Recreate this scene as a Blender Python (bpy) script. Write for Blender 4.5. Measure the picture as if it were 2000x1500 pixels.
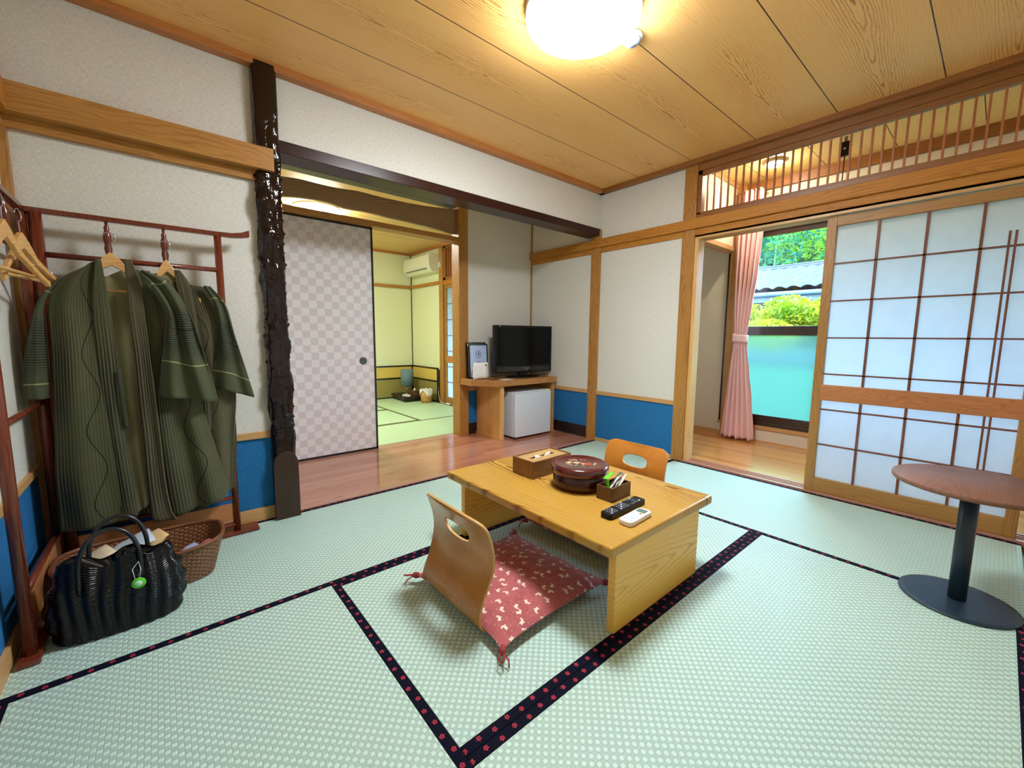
import bpy, bmesh, math, random
from mathutils import Vector, Matrix, noise as mnoise
PI = math.pi
for o in list(bpy.data.objects):
    bpy.data.objects.remove(o)
C = bpy.context.scene.collection
sc = bpy.context.scene

# ---------------------------------------------------------------- camera
RC = [(0.76179404, -0.64776629, 0.00828750), (-0.06726180, -0.09181287, -0.99350201), (0.64431801, 0.75628648, -0.11351242)]          # rows: camera right, down, forward in world axes
FPX = 808.8409
cam_d = bpy.data.cameras.new('camera')
cam_d.sensor_width = 36.0
cam_d.lens = FPX * 36.0 / 2000.0
cam_d.clip_start = 0.02
cam_d.clip_end = 300
cam = bpy.data.objects.new('camera', cam_d)
C.objects.link(cam)
r_, d_, f_ = [Vector(a) for a in RC]
m = Matrix((( r_[0], -d_[0], -f_[0], 0), (r_[1], -d_[1], -f_[1], 0), (r_[2], -d_[2], -f_[2], 1.0), (0, 0, 0, 1)))
cam.matrix_world = m
sc.camera = cam

def ray(u, v):
    a, b = (u - 1000) / FPX, (v - 750) / FPX
    return r_ * a + d_ * b + f_
def at_y(u, v, y):
    d = ray(u, v); return d * (y / d.y) + Vector((0, 0, 1))
def at_x(u, v, x):
    d = ray(u, v); return d * (x / d.x) + Vector((0, 0, 1))
def at_z(u, v, z):
    d = ray(u, v); return d * ((z - 1) / d.z) + Vector((0, 0, 1))

# ---------------------------------------------------------------- light and exposure
LAMP_E = 88.0
FAR_LAMP_E = 80.0
SKY_E = 22.0
SUN_E = 11.0
w = bpy.data.worlds.new('sky')
sc.world = w
w.use_nodes = True
bg = w.node_tree.nodes['Background']
bg.inputs[0].default_value = (0.38, 0.66, 1.0, 1)
bg.inputs[1].default_value = SKY_E
sun_d = bpy.data.lights.new('sun', 'SUN')
sun_d.energy = SUN_E
sun_d.angle = math.radians(2)
sun_d.color = (1.0, 0.95, 0.85)
sun = bpy.data.objects.new('sun', sun_d)
C.objects.link(sun)
sun.rotation_euler = (math.radians(-12), math.radians(-32), 0)   # high sun behind the house, falls on the garden
sc.view_settings.view_transform = 'Standard'
sc.view_settings.look = 'None'
sc.view_settings.gamma = 1
sc.view_settings.use_curve_mapping = False
sc.view_settings.exposure = 0.35
sc.cycles.use_denoising = True
sc.cycles.max_bounces = 9
sc.cycles.diffuse_bounces = 6
sc.cycles.transparent_max_bounces = 16
sc.cycles.sample_clamp_indirect = 5
sc.cycles.caustics_reflective = False
sc.cycles.caustics_refractive = False

# ---------------------------------------------------------------- materials
def lin(c):
    return tuple(((x / 255) / 12.92 if x / 255 <= 0.04045 else ((x / 255 + 0.055) / 1.055) ** 2.4) for x in c)

class NT:
    """tiny node-tree builder"""
    def __init__(s, name):
        s.m = bpy.data.materials.new(name)
        s.m.use_nodes = True
        s.t = s.m.node_tree
        s.t.nodes.clear()
        s.out = s.t.nodes.new('ShaderNodeOutputMaterial')
        s.tc = s.t.nodes.new('ShaderNodeTexCoord')
        s.obj = s.tc.outputs['Object']
        s.uv = s.tc.outputs['UV']
    def put(s, sock, v):
        if isinstance(v, bpy.types.NodeSocket):
            s.t.links.new(v, sock)
        elif v is not None:
            if hasattr(sock.default_value, '__len__'):
                v = tuple(v)
                n = len(sock.default_value)
                if len(v) < n: v = v + (1.0,) * (n - len(v))
            sock.default_value = v
    def n(s, kind, out=0, props=None, **ins):
        nd = s.t.nodes.new('ShaderNode' + kind)
        for k, v in (props or {}).items(): setattr(nd, k, v)
        for k, v in ins.items():
            k = k.replace('_', ' ') if not k[1:].isdigit() or k[0] != 'i' else int(k[1:])
            s.put(nd.inputs[k], v)
        return nd.outputs[out]
    def math(s, op, a, b=None, c=None):
        nd = s.t.nodes.new('ShaderNodeMath'); nd.operation = op
        for i, v in enumerate((a, b, c)):
            if v is not None: s.put(nd.inputs[i], v)
        return nd.outputs[0]
    def vm(s, op, a, b=None):
        nd = s.t.nodes.new('ShaderNodeVectorMath'); nd.operation = op
        s.put(nd.inputs[0], a)
        if b is not None: s.put(nd.inputs[1], b)
        return nd.outputs['Value'] if op in ('LENGTH', 'DOT_PRODUCT', 'DISTANCE') else nd.outputs[0]
    def sep(s, v):
        nd = s.t.nodes.new('ShaderNodeSeparateXYZ'); s.put(nd.inputs[0], v); return nd.outputs
    def comb(s, x=0.0, y=0.0, z=0.0):
        nd = s.t.nodes.new('ShaderNodeCombineXYZ')
        for i, v in enumerate((x, y, z)): s.put(nd.inputs[i], v)
        return nd.outputs[0]
    def noise(s, v, scale=5, detail=3, rough=0.5, col=False):
        nd = s.t.nodes.new('ShaderNodeTexNoise')
        s.put(nd.inputs['Vector'], v); s.put(nd.inputs['Scale'], scale)
        s.put(nd.inputs['Detail'], detail); s.put(nd.inputs['Roughness'], rough)
        return nd.outputs[1 if col else 0]
    def ramp(s, f, stops, interp='LINEAR'):
        nd = s.t.nodes.new('ShaderNodeValToRGB'); s.put(nd.inputs[0], f)
        cr = nd.color_ramp; cr.interpolation = interp
        while len(cr.elements) < len(stops): cr.elements.new(0.5)
        for e, (p, c) in zip(cr.elements, stops):
            e.position = p
            e.color = (c, c, c, 1) if not hasattr(c, '__len__') else tuple(c)[:3] + (1,)
        return nd.outputs[0]
    def mix(s, f, a, b, blend='MIX'):
        nd = s.t.nodes.new('ShaderNodeMix'); nd.data_type = 'RGBA'; nd.blend_type = blend
        s.put(nd.inputs[0], f); s.put(nd.inputs[6], a); s.put(nd.inputs[7], b)
        return nd.outputs[2]
    def bump(s, h, strength=0.3, dist=0.01):
        nd = s.t.nodes.new('ShaderNodeBump')
        s.put(nd.inputs['Height'], h); nd.inputs['Strength'].default_value = strength
        nd.inputs['Distance'].default_value = dist
        return nd.outputs[0]
    def bsdf(s, color, rough=0.5, spec=0.5, normal=None, metal=0.0, coat=0.0, sheen=0.0, coat_rough=0.1):
        nd = s.t.nodes.new('ShaderNodeBsdfPrincipled')
        s.put(nd.inputs['Base Color'], color); s.put(nd.inputs['Roughness'], rough)
        s.put(nd.inputs['Specular IOR Level'], spec); s.put(nd.inputs['Metallic'], metal)
        s.put(nd.inputs['Coat Weight'], coat); s.put(nd.inputs['Coat Roughness'], coat_rough)
        s.put(nd.inputs['Sheen Weight'], sheen)
        if normal is not None: s.put(nd.inputs['Normal'], normal)
        return nd.outputs[0]
    def done(s, sh):
        s.t.links.new(sh, s.out.inputs[0]); return s.m

def plain(name, c, rough=0.5, **k):
    n = NT(name)
    nz = n.noise(n.obj, 40, 2)
    c = lin(c)
    col = n.mix(nz, tuple(x * 0.93 for x in c), tuple(min(1, x * 1.05) for x in c))
    return n.done(n.bsdf(col, rough, **k))

def wood(name, dark, mid, light, axis=0, ring=28, fib=1.0, rough=0.45, coat=0.0, warp=0.10, contrast=1.0, seed=0.0, spec=0.4):
    """straight to slightly wavy grain along one local axis"""
    n = NT(name)
    x = n.sep(n.obj)
    a = x[axis]; b = x[(axis + 1) % 3]; c = x[(axis + 2) % 3]
    al = n.math('MULTIPLY', a, 1.0)
    q = n.comb(n.math('ADD', n.math('MULTIPLY', al, 0.9), seed), n.math('MULTIPLY', b, 5.0), n.math('MULTIPLY', c, 5.0))
    lo = n.noise(q, 1.6, 3, 0.5)
    cr = n.math('ADD', b, n.math('MULTIPLY', c, 0.83))
    ph = n.math('ADD', n.math('MULTIPLY', cr, ring), n.math('MULTIPLY', lo, ring * warp * 2.4))
    ph = n.math('MULTIPLY', ph, 2 * PI)
    w1 = n.math('MULTIPLY_ADD', n.math('SINE', ph), 0.5, 0.5)
    w1 = n.math('POWER', w1, 2.2)
    qf = n.comb(n.math('MULTIPLY', a, 5.0), n.math('MULTIPLY', b, 230.0), n.math('MULTIPLY', c, 230.0))
    fb = n.noise(qf, 1.0, 3, 0.6)
    v = n.math('MULTIPLY_ADD', w1, -0.20 * contrast, 0.62)
    v = n.math('ADD', v, n.math('MULTIPLY', n.math('SUBTRACT', fb, 0.5), 0.6 * fib))
    v = n.math('ADD', v, n.math('MULTIPLY', n.math('SUBTRACT', lo, 0.5), 0.45))
    col = n.ramp(v, [(0.05, lin(dark)), (0.5, lin(mid)), (0.95, lin(light))])
    return n.done(n.bsdf(col, rough, spec, n.bump(fb, 0.08, 0.002), coat=coat))

def cathedral(name, dark, mid, light, along, across, width, off=0.0, freq=9.0, rough=0.4, gap=True, grow=0.8, coat=0.0, spec=0.4, curve=20.0, thin=5.0, con=0.55, na=5.0, nb=26.0):
    """flat-sawn boards: pointed flame figure in each board's middle, straight grain at its sides"""
    n = NT(name)
    x = n.sep(n.obj)
    a = x[along]; b = x[across]
    t = n.math('DIVIDE', n.math('SUBTRACT', b, off), width)
    idx = n.math('FLOOR', t)
    dy = n.math('MULTIPLY', n.math('SUBTRACT', n.math('FRACT', t), 0.5), width)
    rnd = n.n('TexWhiteNoise', 0, {'noise_dimensions': '1D'}, W=n.math('ADD', idx, 3.3))
    a2 = n.math('ADD', a, n.math('MULTIPLY', rnd, 7.0))
    cen = n.math('MULTIPLY', n.math('SUBTRACT', n.noise(n.comb(a2, idx, 0.0), 0.7, 1), 0.5), width * 0.35)
    dy2 = n.math('SUBTRACT', dy, cen)
    sq = n.math('SQRT', n.math('ADD', n.math('MULTIPLY', dy2, dy2), 0.00012))
    wob = n.noise(n.comb(n.math('MULTIPLY', a2, na), n.math('MULTIPLY', dy, nb), idx), 1.0, 4, 0.62)
    h = n.math('ADD', n.math('MULTIPLY', sq, curve), n.math('MULTIPLY', a2, grow))
    h = n.math('ADD', h, n.math('MULTIPLY', wob, 0.55))
    s = n.math('MULTIPLY_ADD', n.math('SINE', n.math('MULTIPLY', h, freq * 2 * PI / 2.0)), 0.5, 0.5)
    s = n.math('POWER', s, thin)
    near = n.ramp(n.math('DIVIDE', n.math('ABSOLUTE', dy2), width), [(0.08, 1.0), (0.32, 0.28)])
    patch = n.ramp(n.noise(n.comb(n.math('MULTIPLY', a2, 0.8), idx, 1.0), 1.4, 1), [(0.35, 0.25), (0.6, 1.0)])
    s = n.math('MULTIPLY', n.math('MULTIPLY', s, near), patch)
    fb = n.noise(n.comb(n.math('MULTIPLY', a, 6.0), n.math('MULTIPLY', b, 260.0), n.math('MULTIPLY', x[3 - along - across], 260.0)), 1.0, 3, 0.6)
    v = n.math('ADD', n.math('MULTIPLY_ADD', s, -con, 0.62), n.math('MULTIPLY', n.math('SUBTRACT', fb, 0.5), 0.5))
    v = n.math('ADD', v, n.math('MULTIPLY', n.math('SUBTRACT', rnd, 0.5), 0.10))
    col = n.ramp(v, [(0.08, lin(dark)), (0.5, lin(mid)), (0.9, lin(light))])
    if gap:
        e = n.math('ABSOLUTE', n.math('SUBTRACT', n.math('FRACT', t), 0.5))
        g = n.math('GREATER_THAN', e, 0.5 - 0.0025 / width)
        col = n.mix(g, col, lin((58, 30, 12)))
    return n.done(n.bsdf(col, rough, spec, n.bump(fb, 0.06, 0.002), coat=coat))

def wallpaper(name, c1, c2, sc_=1.0):
    n = NT(name)
    x = n.sep(n.obj)
    hs = n.math('ADD', x[0], x[1])
    v1 = n.noise(n.comb(n.math('MULTIPLY', hs, 520.0), n.math('MULTIPLY', x[2], 60.0), 0.0), sc_, 2)
    v2 = n.noise(n.comb(n.math('MULTIPLY', hs, 60.0), n.math('MULTIPLY', x[2], 520.0), 3.0), sc_, 2)
    t = n.math('MULTIPLY', n.math('ADD', v1, v2), 0.5)
    col = n.ramp(t, [(0.36, lin(c1)), (0.62, lin(c2))])
    return n.done(n.bsdf(col, 0.85, 0.2, n.bump(t, 0.35, 0.003)))

def planks(name, cols, along, across, width, length=0.9, rough=0.18, off=0.0, coat=0.3):
    n = NT(name)
    x = n.sep(n.obj)
    t = n.math('DIVIDE', n.math('SUBTRACT', x[across], off), width)
    idx = n.math('FLOOR', t)
    sh = n.n('TexWhiteNoise', 0, {'noise_dimensions': '1D'}, W=idx)
    u = n.math('ADD', n.math('DIVIDE', x[along], length), n.math('MULTIPLY', sh, 5.0))
    uid = n.math('FLOOR', u)
    rnd = n.n('TexWhiteNoise', 0, {'noise_dimensions': '2D'}, Vector=n.comb(idx, uid, 0.0))
    gr = n.noise(n.comb(n.math('MULTIPLY', u, 3.0), n.math('MULTIPLY', x[across], 90.0), rnd), 1.0, 4, 0.65)
    kn = n.noise(n.comb(n.math('MULTIPLY', u, 6.0), n.math('MULTIPLY', x[across], 22.0), idx), 1.0, 2)
    v = n.math('ADD', n.math('MULTIPLY', rnd, 0.35), n.math('MULTIPLY', gr, 0.65))
    col = n.ramp(v, [(0.15, lin(cols[0])), (0.5, lin(cols[1])), (0.85, lin(cols[2]))])
    col = n.mix(n.ramp(kn, [(0.68, 0.0), (0.78, 0.7)]), col, lin(cols[3]))
    e1 = n.math('GREATER_THAN', n.math('ABSOLUTE', n.math('SUBTRACT', n.math('FRACT', t), 0.5)), 0.5 - 0.0012 / width)
    e2 = n.math('GREATER_THAN', n.math('ABSOLUTE', n.math('SUBTRACT', n.math('FRACT', u), 0.5)), 0.5 - 0.001 / length)
    col = n.mix(n.math('MULTIPLY', n.math('MAXIMUM', e1, e2), 0.6), col, lin(cols[3]))
    return n.done(n.bsdf(col, rough, 0.5, coat=coat))

def tatami(name, c_hi, c_lo, cell=0.0125):
    n = NT(name)
    x = n.sep(n.obj)
    cx = n.math('DIVIDE', x[0], cell * 1.06); cy = n.math('DIVIDE', x[1], cell)
    par = n.math('FLOORED_MODULO', n.math('ADD', n.math('FLOOR', cx), n.math('FLOOR', cy)), 2.0)
    fx = n.math('ABSOLUTE', n.math('SUBTRACT', n.math('FRACT', cx), 0.5))
    fy = n.math('ABSOLUTE', n.math('SUBTRACT', n.math('FRACT', cy), 0.5))
    # raised bundle: dome that fills its own cell, sinks where the crossing bundle covers it
    r = n.math('SUBTRACT', 1.0, n.math('ADD', n.math('POWER', n.math('MULTIPLY', fx, 1.96), 4.5), n.math('POWER', n.math('MULTIPLY', fy, 1.96), 4.5)))
    r = n.math('MAXIMUM', r, 0.0)
    h = n.math('MULTIPLY', n.math('MULTIPLY_ADD', par, 0.72, 0.28), r)
    col = n.mix(par, lin(c_lo), lin(c_hi))
    seam = n.ramp(r, [(0.0, 0.74), (0.45, 1.0)])
    fine = n.noise(n.comb(n.math('MULTIPLY', x[0], 900.0), n.math('MULTIPLY', x[1], 120.0), 0.0), 1.0, 2)
    col = n.mix(1.0, col, seam, 'MULTIPLY')
    col = n.mix(n.math('MULTIPLY', fine, 0.16), col, lin((225, 245, 215)))
    big = n.noise(n.obj, 2.2, 2)
    col = n.mix(n.math('MULTIPLY', big, 0.14), col, lin((205, 215, 170)))
    return n.done(n.bsdf(col, 0.42, 0.5, n.bump(h, 0.55, 0.004)))

def heri(name, tone=1.0):
    n = NT(name)
    x = n.sep(n.obj)
    sp = 0.046
    ux = n.math('SUBTRACT', n.math('FRACT', n.math('DIVIDE', x[0], sp)), 0.5)
    k = n.math('FLOOR', n.math('DIVIDE', x[0], sp))
    par = n.math('SUBTRACT', n.math('FLOORED_MODULO', k, 2.0), 0.5)
    lx = n.math('MULTIPLY', ux, sp)
    ly = n.math('SUBTRACT', x[1], n.math('MULTIPLY', par, 0.006))
    r = n.math('SQRT', n.math('ADD', n.math('MULTIPLY', lx, lx), n.math('MULTIPLY', ly, ly)))
    th = n.math('ADD', n.math('ARCTAN2', ly, lx), n.math('MULTIPLY', k, 1.3))
    pet = n.math('MULTIPLY_ADD', n.math('ABSOLUTE', n.math('COSINE', n.math('MULTIPLY', th, 2.5))), 0.0035, 0.0042)
    inn = n.math('LESS_THAN', r, pet)
    hole = n.math('LESS_THAN', r, 0.0019)
    f = n.math('MULTIPLY', inn, n.math('SUBTRACT', 1.0, n.math('MULTIPLY', hole, 0.8)))
    wv = n.noise(n.comb(n.math('MULTIPLY', x[0], 900.0), n.math('MULTIPLY', x[1], 900.0), 0.0), 1.0, 1)
    base = n.mix(wv, lin((7, 8, 22)), lin((15, 17, 38)))
    col = n.mix(f, base, lin((168, 54, 68)))
    return n.done(n.bsdf(col, 0.8, 0.1))

def bunny_cloth(name):
    n = NT(name)
    p = n.vm('MULTIPLY', n.obj, (21.0, 21.0, 0.0))
    vor = n.t.nodes.new('ShaderNodeTexVoronoi')
    vor.voronoi_dimensions = '2D'
    n.put(vor.inputs['Vector'], p); vor.inputs['Scale'].default_value = 1.0
    vor.inputs['Randomness'].default_value = 0.75
    loc = n.vm('SUBTRACT', p, vor.outputs['Position'])
    ang = n.math('MULTIPLY', n.sep(vor.outputs['Color'])[0], 6.28)
    vr = n.t.nodes.new('ShaderNodeVectorRotate'); vr.rotation_type = 'Z_AXIS'
    n.put(vr.inputs['Vector'], loc); n.put(vr.inputs['Angle'], ang)
    lo = n.vm('MULTIPLY', vr.outputs[0], (1.22, 1.22, 0.0))
    def ell(cx, cy, rx, ry):
        return n.vm('LENGTH', n.vm('MULTIPLY', n.vm('SUBTRACT', lo, (cx, cy, 0)), (1 / rx, 1 / ry, 0)))
    d = ell(0, 0, 0.20, 0.125)
    for e in ((0.19, 0.09, 0.10, 0.09), (0.16, 0.22, 0.04, 0.13), (0.25, 0.20, 0.035, 0.12), (-0.2, 0.06, 0.06, 0.06), (0.14, -0.13, 0.10, 0.045), (-0.14, -0.12, 0.09, 0.045)):
        d = n.math('MINIMUM', d, ell(*e))
    f = n.math('LESS_THAN', d, 1.0)
    v2 = n.t.nodes.new('ShaderNodeTexVoronoi'); v2.voronoi_dimensions = '2D'
    n.put(v2.inputs['Vector'], p); v2.inputs['Scale'].default_value = 1.7
    dots = n.math('LESS_THAN', v2.outputs['Distance'], 0.10)
    crink = n.noise(n.obj, 26, 4, 0.6)
    base = n.mix(crink, lin((150, 68, 72)), lin((200, 112, 112)))
    col = n.mix(n.math('MULTIPLY', dots, 0.35), base, lin((225, 180, 170)))
    col = n.mix(f, col, lin((240, 222, 205)))
    return n.done(n.bsdf(col, 0.85, 0.2, n.bump(crink, 0.35, 0.01), sheen=0.3))

def haori_cloth(name, base1, base2, line, sp=0.0092, horiz=False):
    """ribbed stripes plus wavering lines, in cloth coordinates (uv in metres)"""
    n = NT(name)
    x = n.sep(n.uv)
    a, b = (x[1], x[0]) if horiz else (x[0], x[1])
    wig = n.math('MULTIPLY', n.noise(n.comb(0.0, n.math('MULTIPLY', b, 3.0), 0.0), 1.0, 1), 0.004)
    fr = n.math('ABSOLUTE', n.math('SUBTRACT', n.math('FRACT', n.math('DIVIDE', n.math('ADD', a, wig), sp)), 0.5))
    st = n.ramp(fr, [(0.18, 1.0), (0.36, 0.0)])
    area = n.ramp(n.noise(n.comb(n.math('MULTIPLY', a, 3.2), n.math('MULTIPLY', b, 0.8), 4.0), 1.6, 1), [(0.40, 0.35), (0.52, 1.0)])
    st = n.math('MULTIPLY', st, area)
    big = n.noise(n.comb(x[0], x[1], 7.0), 4.0, 2)
    col = n.mix(big, lin(base1), lin(base2))
    col = n.mix(n.math('MULTIPLY', st, 0.92), col, lin((10, 11, 7)))
    # zigzag dark line and pale line wandering down the cloth
    zz = n.math('MULTIPLY', n.math('SINE', n.math('MULTIPLY', b, 2 * PI / 0.30)), 0.022)
    d1 = n.math('ABSOLUTE', n.math('SUBTRACT', n.math('FLOORED_MODULO', n.math('ADD', a, zz), 0.15), 0.11))
    col = n.mix(n.math('LESS_THAN', d1, 0.0016), col, lin((14, 16, 12)))
    wv = n.math('MULTIPLY', n.noise(n.comb(n.math('MULTIPLY', a, 2.0), n.math('MULTIPLY', b, 8.0), 2.0), 1.0, 1), 0.10)
    d2 = n.math('ABSOLUTE', n.math('SUBTRACT', n.math('FLOORED_MODULO', n.math('ADD', a, wv), 0.37), 0.30))
    col = n.mix(n.math('MULTIPLY', n.math('LESS_THAN', d2, 0.0022), 0.7), col, lin(line))
    return n.done(n.bsdf(col, 0.75, 0.25, n.bump(fr, 0.3, 0.003), sheen=0.15))

def checker_paper(name):
    n = NT(name)
    x = n.sep(n.obj)
    s_ = 0.0575
    par = n.math('FLOORED_MODULO', n.math('ADD', n.math('FLOOR', n.math('DIVIDE', x[0], s_)), n.math('FLOOR', n.math('DIVIDE', x[2], s_))), 2.0)
    nz = n.noise(n.vm('MULTIPLY', n.obj, (60, 60, 200)), 1.0, 2)
    col = n.mix(par, lin((232, 229, 230)), lin((213, 205, 206)))
    col = n.mix(n.math('MULTIPLY', nz, 0.2), col, lin((235, 232, 225)))
    return n.done(n.bsdf(col, 0.75, 0.2))

def paper_light(name, c=(0.88, 0.95, 1.0), t=0.88):
    """shoji paper: scatters daylight from behind"""
    n = NT(name)
    fib = n.noise(n.obj, 9, 5, 0.7)
    col = n.mix(n.ramp(fib, [(0.45, 0.0), (0.75, 0.25)]), c, (0.70, 0.76, 0.82))
    tr = n.n('BsdfTranslucent', 0, None, Color=col)
    gl = n.bsdf(col, 0.5, 0.3)
    mx = n.n('MixShader', 0, None, i0=t, i1=gl, i2=tr)
    return n.done(mx)

def clear_glass(name, tint=(0.93, 0.98, 0.98), refl=0.06):
    n = NT(name)
    tr = n.n('BsdfTransparent', 0, None, Color=tint)
    gl = n.n('BsdfGlossy', 0, None, Color=(1, 1, 1), Roughness=0.02)
    return n.done(n.n('MixShader', 0, None, i0=refl, i1=tr, i2=gl))

def frosted(name, tint):
    n = NT(name)
    tl = n.n('BsdfTranslucent', 0, None, Color=tint)
    rf = n.n('BsdfRefraction', 0, None, Color=tint, Roughness=0.42, IOR=1.12)
    return n.done(n.n('MixShader', 0, None, i0=0.86, i1=tl, i2=rf))

def emit(name, c, e, base=(0.9, 0.9, 0.9)):
    n = NT(name)
    em = n.n('Emission', 0, None, Color=c, Strength=e)
    return n.done(em)

def bark(name):
    n = NT(name)
    x = n.sep(n.obj)
    g = n.noise(n.comb(n.math('MULTIPLY', x[0], 60.0), n.math('MULTIPLY', x[1], 60.0), n.math('MULTIPLY', x[2], 7.0)), 1.0, 4, 0.6)
    k = n.noise(n.vm('MULTIPLY', n.obj, (30, 30, 18)), 1.0, 3)
    h = n.math('ADD', n.math('MULTIPLY', g, 0.12), k)
    col = n.ramp(g, [(0.3, lin((12, 4, 3))), (0.7, lin((34, 14, 10)))])
    return n.done(n.bsdf(col, 0.08, 0.35, n.bump(h, 0.7, 0.012), coat=0.25, coat_rough=0.02))

M = {}
M['pillar'] = wood('pillar_wood', (112, 70, 26), (168, 116, 54), (196, 146, 80), axis=2, ring=60, rough=0.4)
M['rail_x'] = wood('rail_wood_x', (116, 72, 28), (170, 118, 56), (196, 146, 82), axis=0, ring=55, rough=0.4)
M['rail_y'] = wood('rail_wood_y', (122, 70, 22), (178, 116, 46), (204, 146, 70), axis=1, ring=55, rough=0.5, spec=0.2)
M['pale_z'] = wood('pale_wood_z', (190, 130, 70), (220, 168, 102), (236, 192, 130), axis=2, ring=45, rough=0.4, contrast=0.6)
M['pale_x'] = wood('pale_wood_x', (160, 110, 62), (196, 148, 92), (216, 174, 120), axis=0, ring=45, rough=0.4, contrast=0.6)
M['pale_y'] = wood('pale_wood_y', (160, 110, 62), (196, 148, 92), (216, 174, 120), axis=1, ring=45, rough=0.4, contrast=0.6)
M['shoji_wood'] = wood('shoji_frame_wood', (112, 72, 32), (158, 112, 56), (186, 138, 78), axis=2, ring=70, rough=0.45)
M['shoji_wood_y'] = wood('shoji_frame_wood_y', (112, 72, 32), (158, 112, 56), (186, 138, 78), axis=1, ring=70, rough=0.45)
M['kumiko'] = wood('lattice_wood', (78, 44, 30), (112, 66, 44), (138, 88, 60), axis=2, ring=90, rough=0.5)
M['veneer'] = wood('veneer_orange', (140, 78, 40), (178, 112, 66), (204, 142, 92), axis=1, ring=40, rough=0.4, warp=0.3)
M['slat'] = wood('transom_slat_wood', (120, 62, 28), (168, 98, 52), (190, 120, 70), axis=2, ring=80, rough=0.45)
M['dark_beam'] = wood('dark_lacquered_beam', (26, 12, 10), (48, 24, 18), (70, 38, 28), axis=0, ring=60, rough=0.28, coat=0.06, spec=0.25)
M['smoked'] = wood('smoked_board', (44, 30, 20), (78, 56, 38), (104, 80, 56), axis=0, ring=34, rough=0.4, warp=0.35)
M['white_wall'] = wallpaper('woven_white_wallpaper', (200, 197, 186), (230, 228, 220))
M['cream_wall'] = wallpaper('cream_wallpaper', (214, 216, 176), (230, 232, 194))
M['grey_wall'] = wallpaper('grey_beige_wallpaper', (218, 206, 180), (234, 224, 202))
M['blue'] = wallpaper('blue_wainscot_cloth', (26, 92, 148), (46, 120, 176))
M['ceiling'] = cathedral('ceiling_boards', (172, 108, 46), (242, 180, 102), (252, 208, 138), 0, 1, 0.4465, off=0.3065)
M['ceiling_far'] = cathedral('far_ceiling_boards', (170, 116, 54), (226, 176, 104), (240, 200, 136), 0, 1, 0.4465, off=0.2)
M['ceiling_veranda'] = cathedral('veranda_ceiling_daylit', (196, 146, 76), (246, 206, 126), (252, 222, 150), 0, 1, 0.4465, off=0.2, con=0.3)  # boards coloured brighter than the far ceiling to stand for bounced daylight
M['mould_x'] = wood('ceiling_moulding_x', (136, 76, 30), (176, 110, 56), (198, 134, 78), axis=0, ring=40, rough=0.4, contrast=0.5)
M['mould_y'] = wood('ceiling_moulding_y', (96, 54, 22), (138, 86, 40), (164, 110, 60), axis=1, ring=40, rough=0.4, contrast=0.6)
M['alcove_floor'] = planks('alcove_floor_boards', ((150, 88, 66), (186, 126, 100), (206, 150, 124), (110, 60, 44)), 0, 1, 0.078, 0.9, rough=0.13)
M['veranda_floor'] = planks('veranda_floor_boards', ((172, 104, 44), (210, 142, 72), (228, 166, 96), (140, 84, 40)), 1, 0, 0.078, 1.8, rough=0.16)
M['sill'] = plain('sill_wood', (182, 132, 110), 0.3, coat=0.3)
M['tatami'] = tatami('tatami_weave', (202, 230, 220), (158, 190, 180))
M['tatami_far'] = tatami('tatami_weave_far_room', (206, 236, 190), (172, 208, 156))
M['heri'] = heri('navy_flower_heri')
M['heri_far'] = plain('olive_heri', (96, 100, 62), 0.7)
M['table'] = cathedral('table_wood', (122, 74, 16), (186, 138, 52), (204, 160, 76), 1, 0, 0.36, off=0.83, freq=8, rough=0.28, gap=False, grow=1.5, coat=0.15, curve=12.0, thin=6.0, con=1.1, na=2.4, nb=9.0)
M['table_leg'] = cathedral('table_leg_wood', (196, 130, 40), (244, 184, 76), (252, 206, 106), 0, 2, 0.34, off=-0.02, freq=8, rough=0.3, gap=False, grow=1.5, coat=0.15, curve=12.0, thin=6.0, con=0.6, na=2.4, nb=9.0)
M['ply'] = wood('bent_plywood', (146, 80, 24), (184, 112, 38), (206, 138, 58), axis=2, ring=10, rough=0.25, coat=0.3, contrast=0.25, spec=0.5)
M['ply_edge'] = plain('plywood_edge', (214, 168, 104), 0.4)
M['cushion'] = bunny_cloth('rabbit_print_cloth')
M['tassel'] = plain('dusty_red_cord', (158, 52, 58), 0.8)
M['bark'] = bark('lacquered_knobby_bark')
M['bark_foot'] = wood('lacquered_cut_foot', (34, 20, 14), (52, 34, 24), (68, 46, 34), axis=2, ring=30, rough=0.3, warp=0.3)
M['rack'] = wood('red_brown_rack_wood', (62, 22, 14), (104, 44, 26), (134, 64, 40), axis=2, ring=60, rough=0.25, coat=0.3)
M['hanger'] = wood('hanger_wood', (176, 120, 60), (212, 162, 96), (228, 184, 122), axis=0, ring=50, rough=0.35, coat=0.2)
M['steel'] = plain('bright_steel', (200, 200, 205), 0.2, metal=1.0)
M['haori'] = haori_cloth('haori_ribbed_cloth', (62, 68, 42), (92, 90, 60), (150, 150, 104))
M['haori_b'] = haori_cloth('haori_ribbed_cloth_brownish', (70, 68, 44), (98, 90, 64), (150, 146, 104))
M['sleeve'] = haori_cloth('haori_sleeve_cloth', (62, 74, 48), (92, 92, 62), (158, 156, 108), sp=0.0098, horiz=True)
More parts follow.
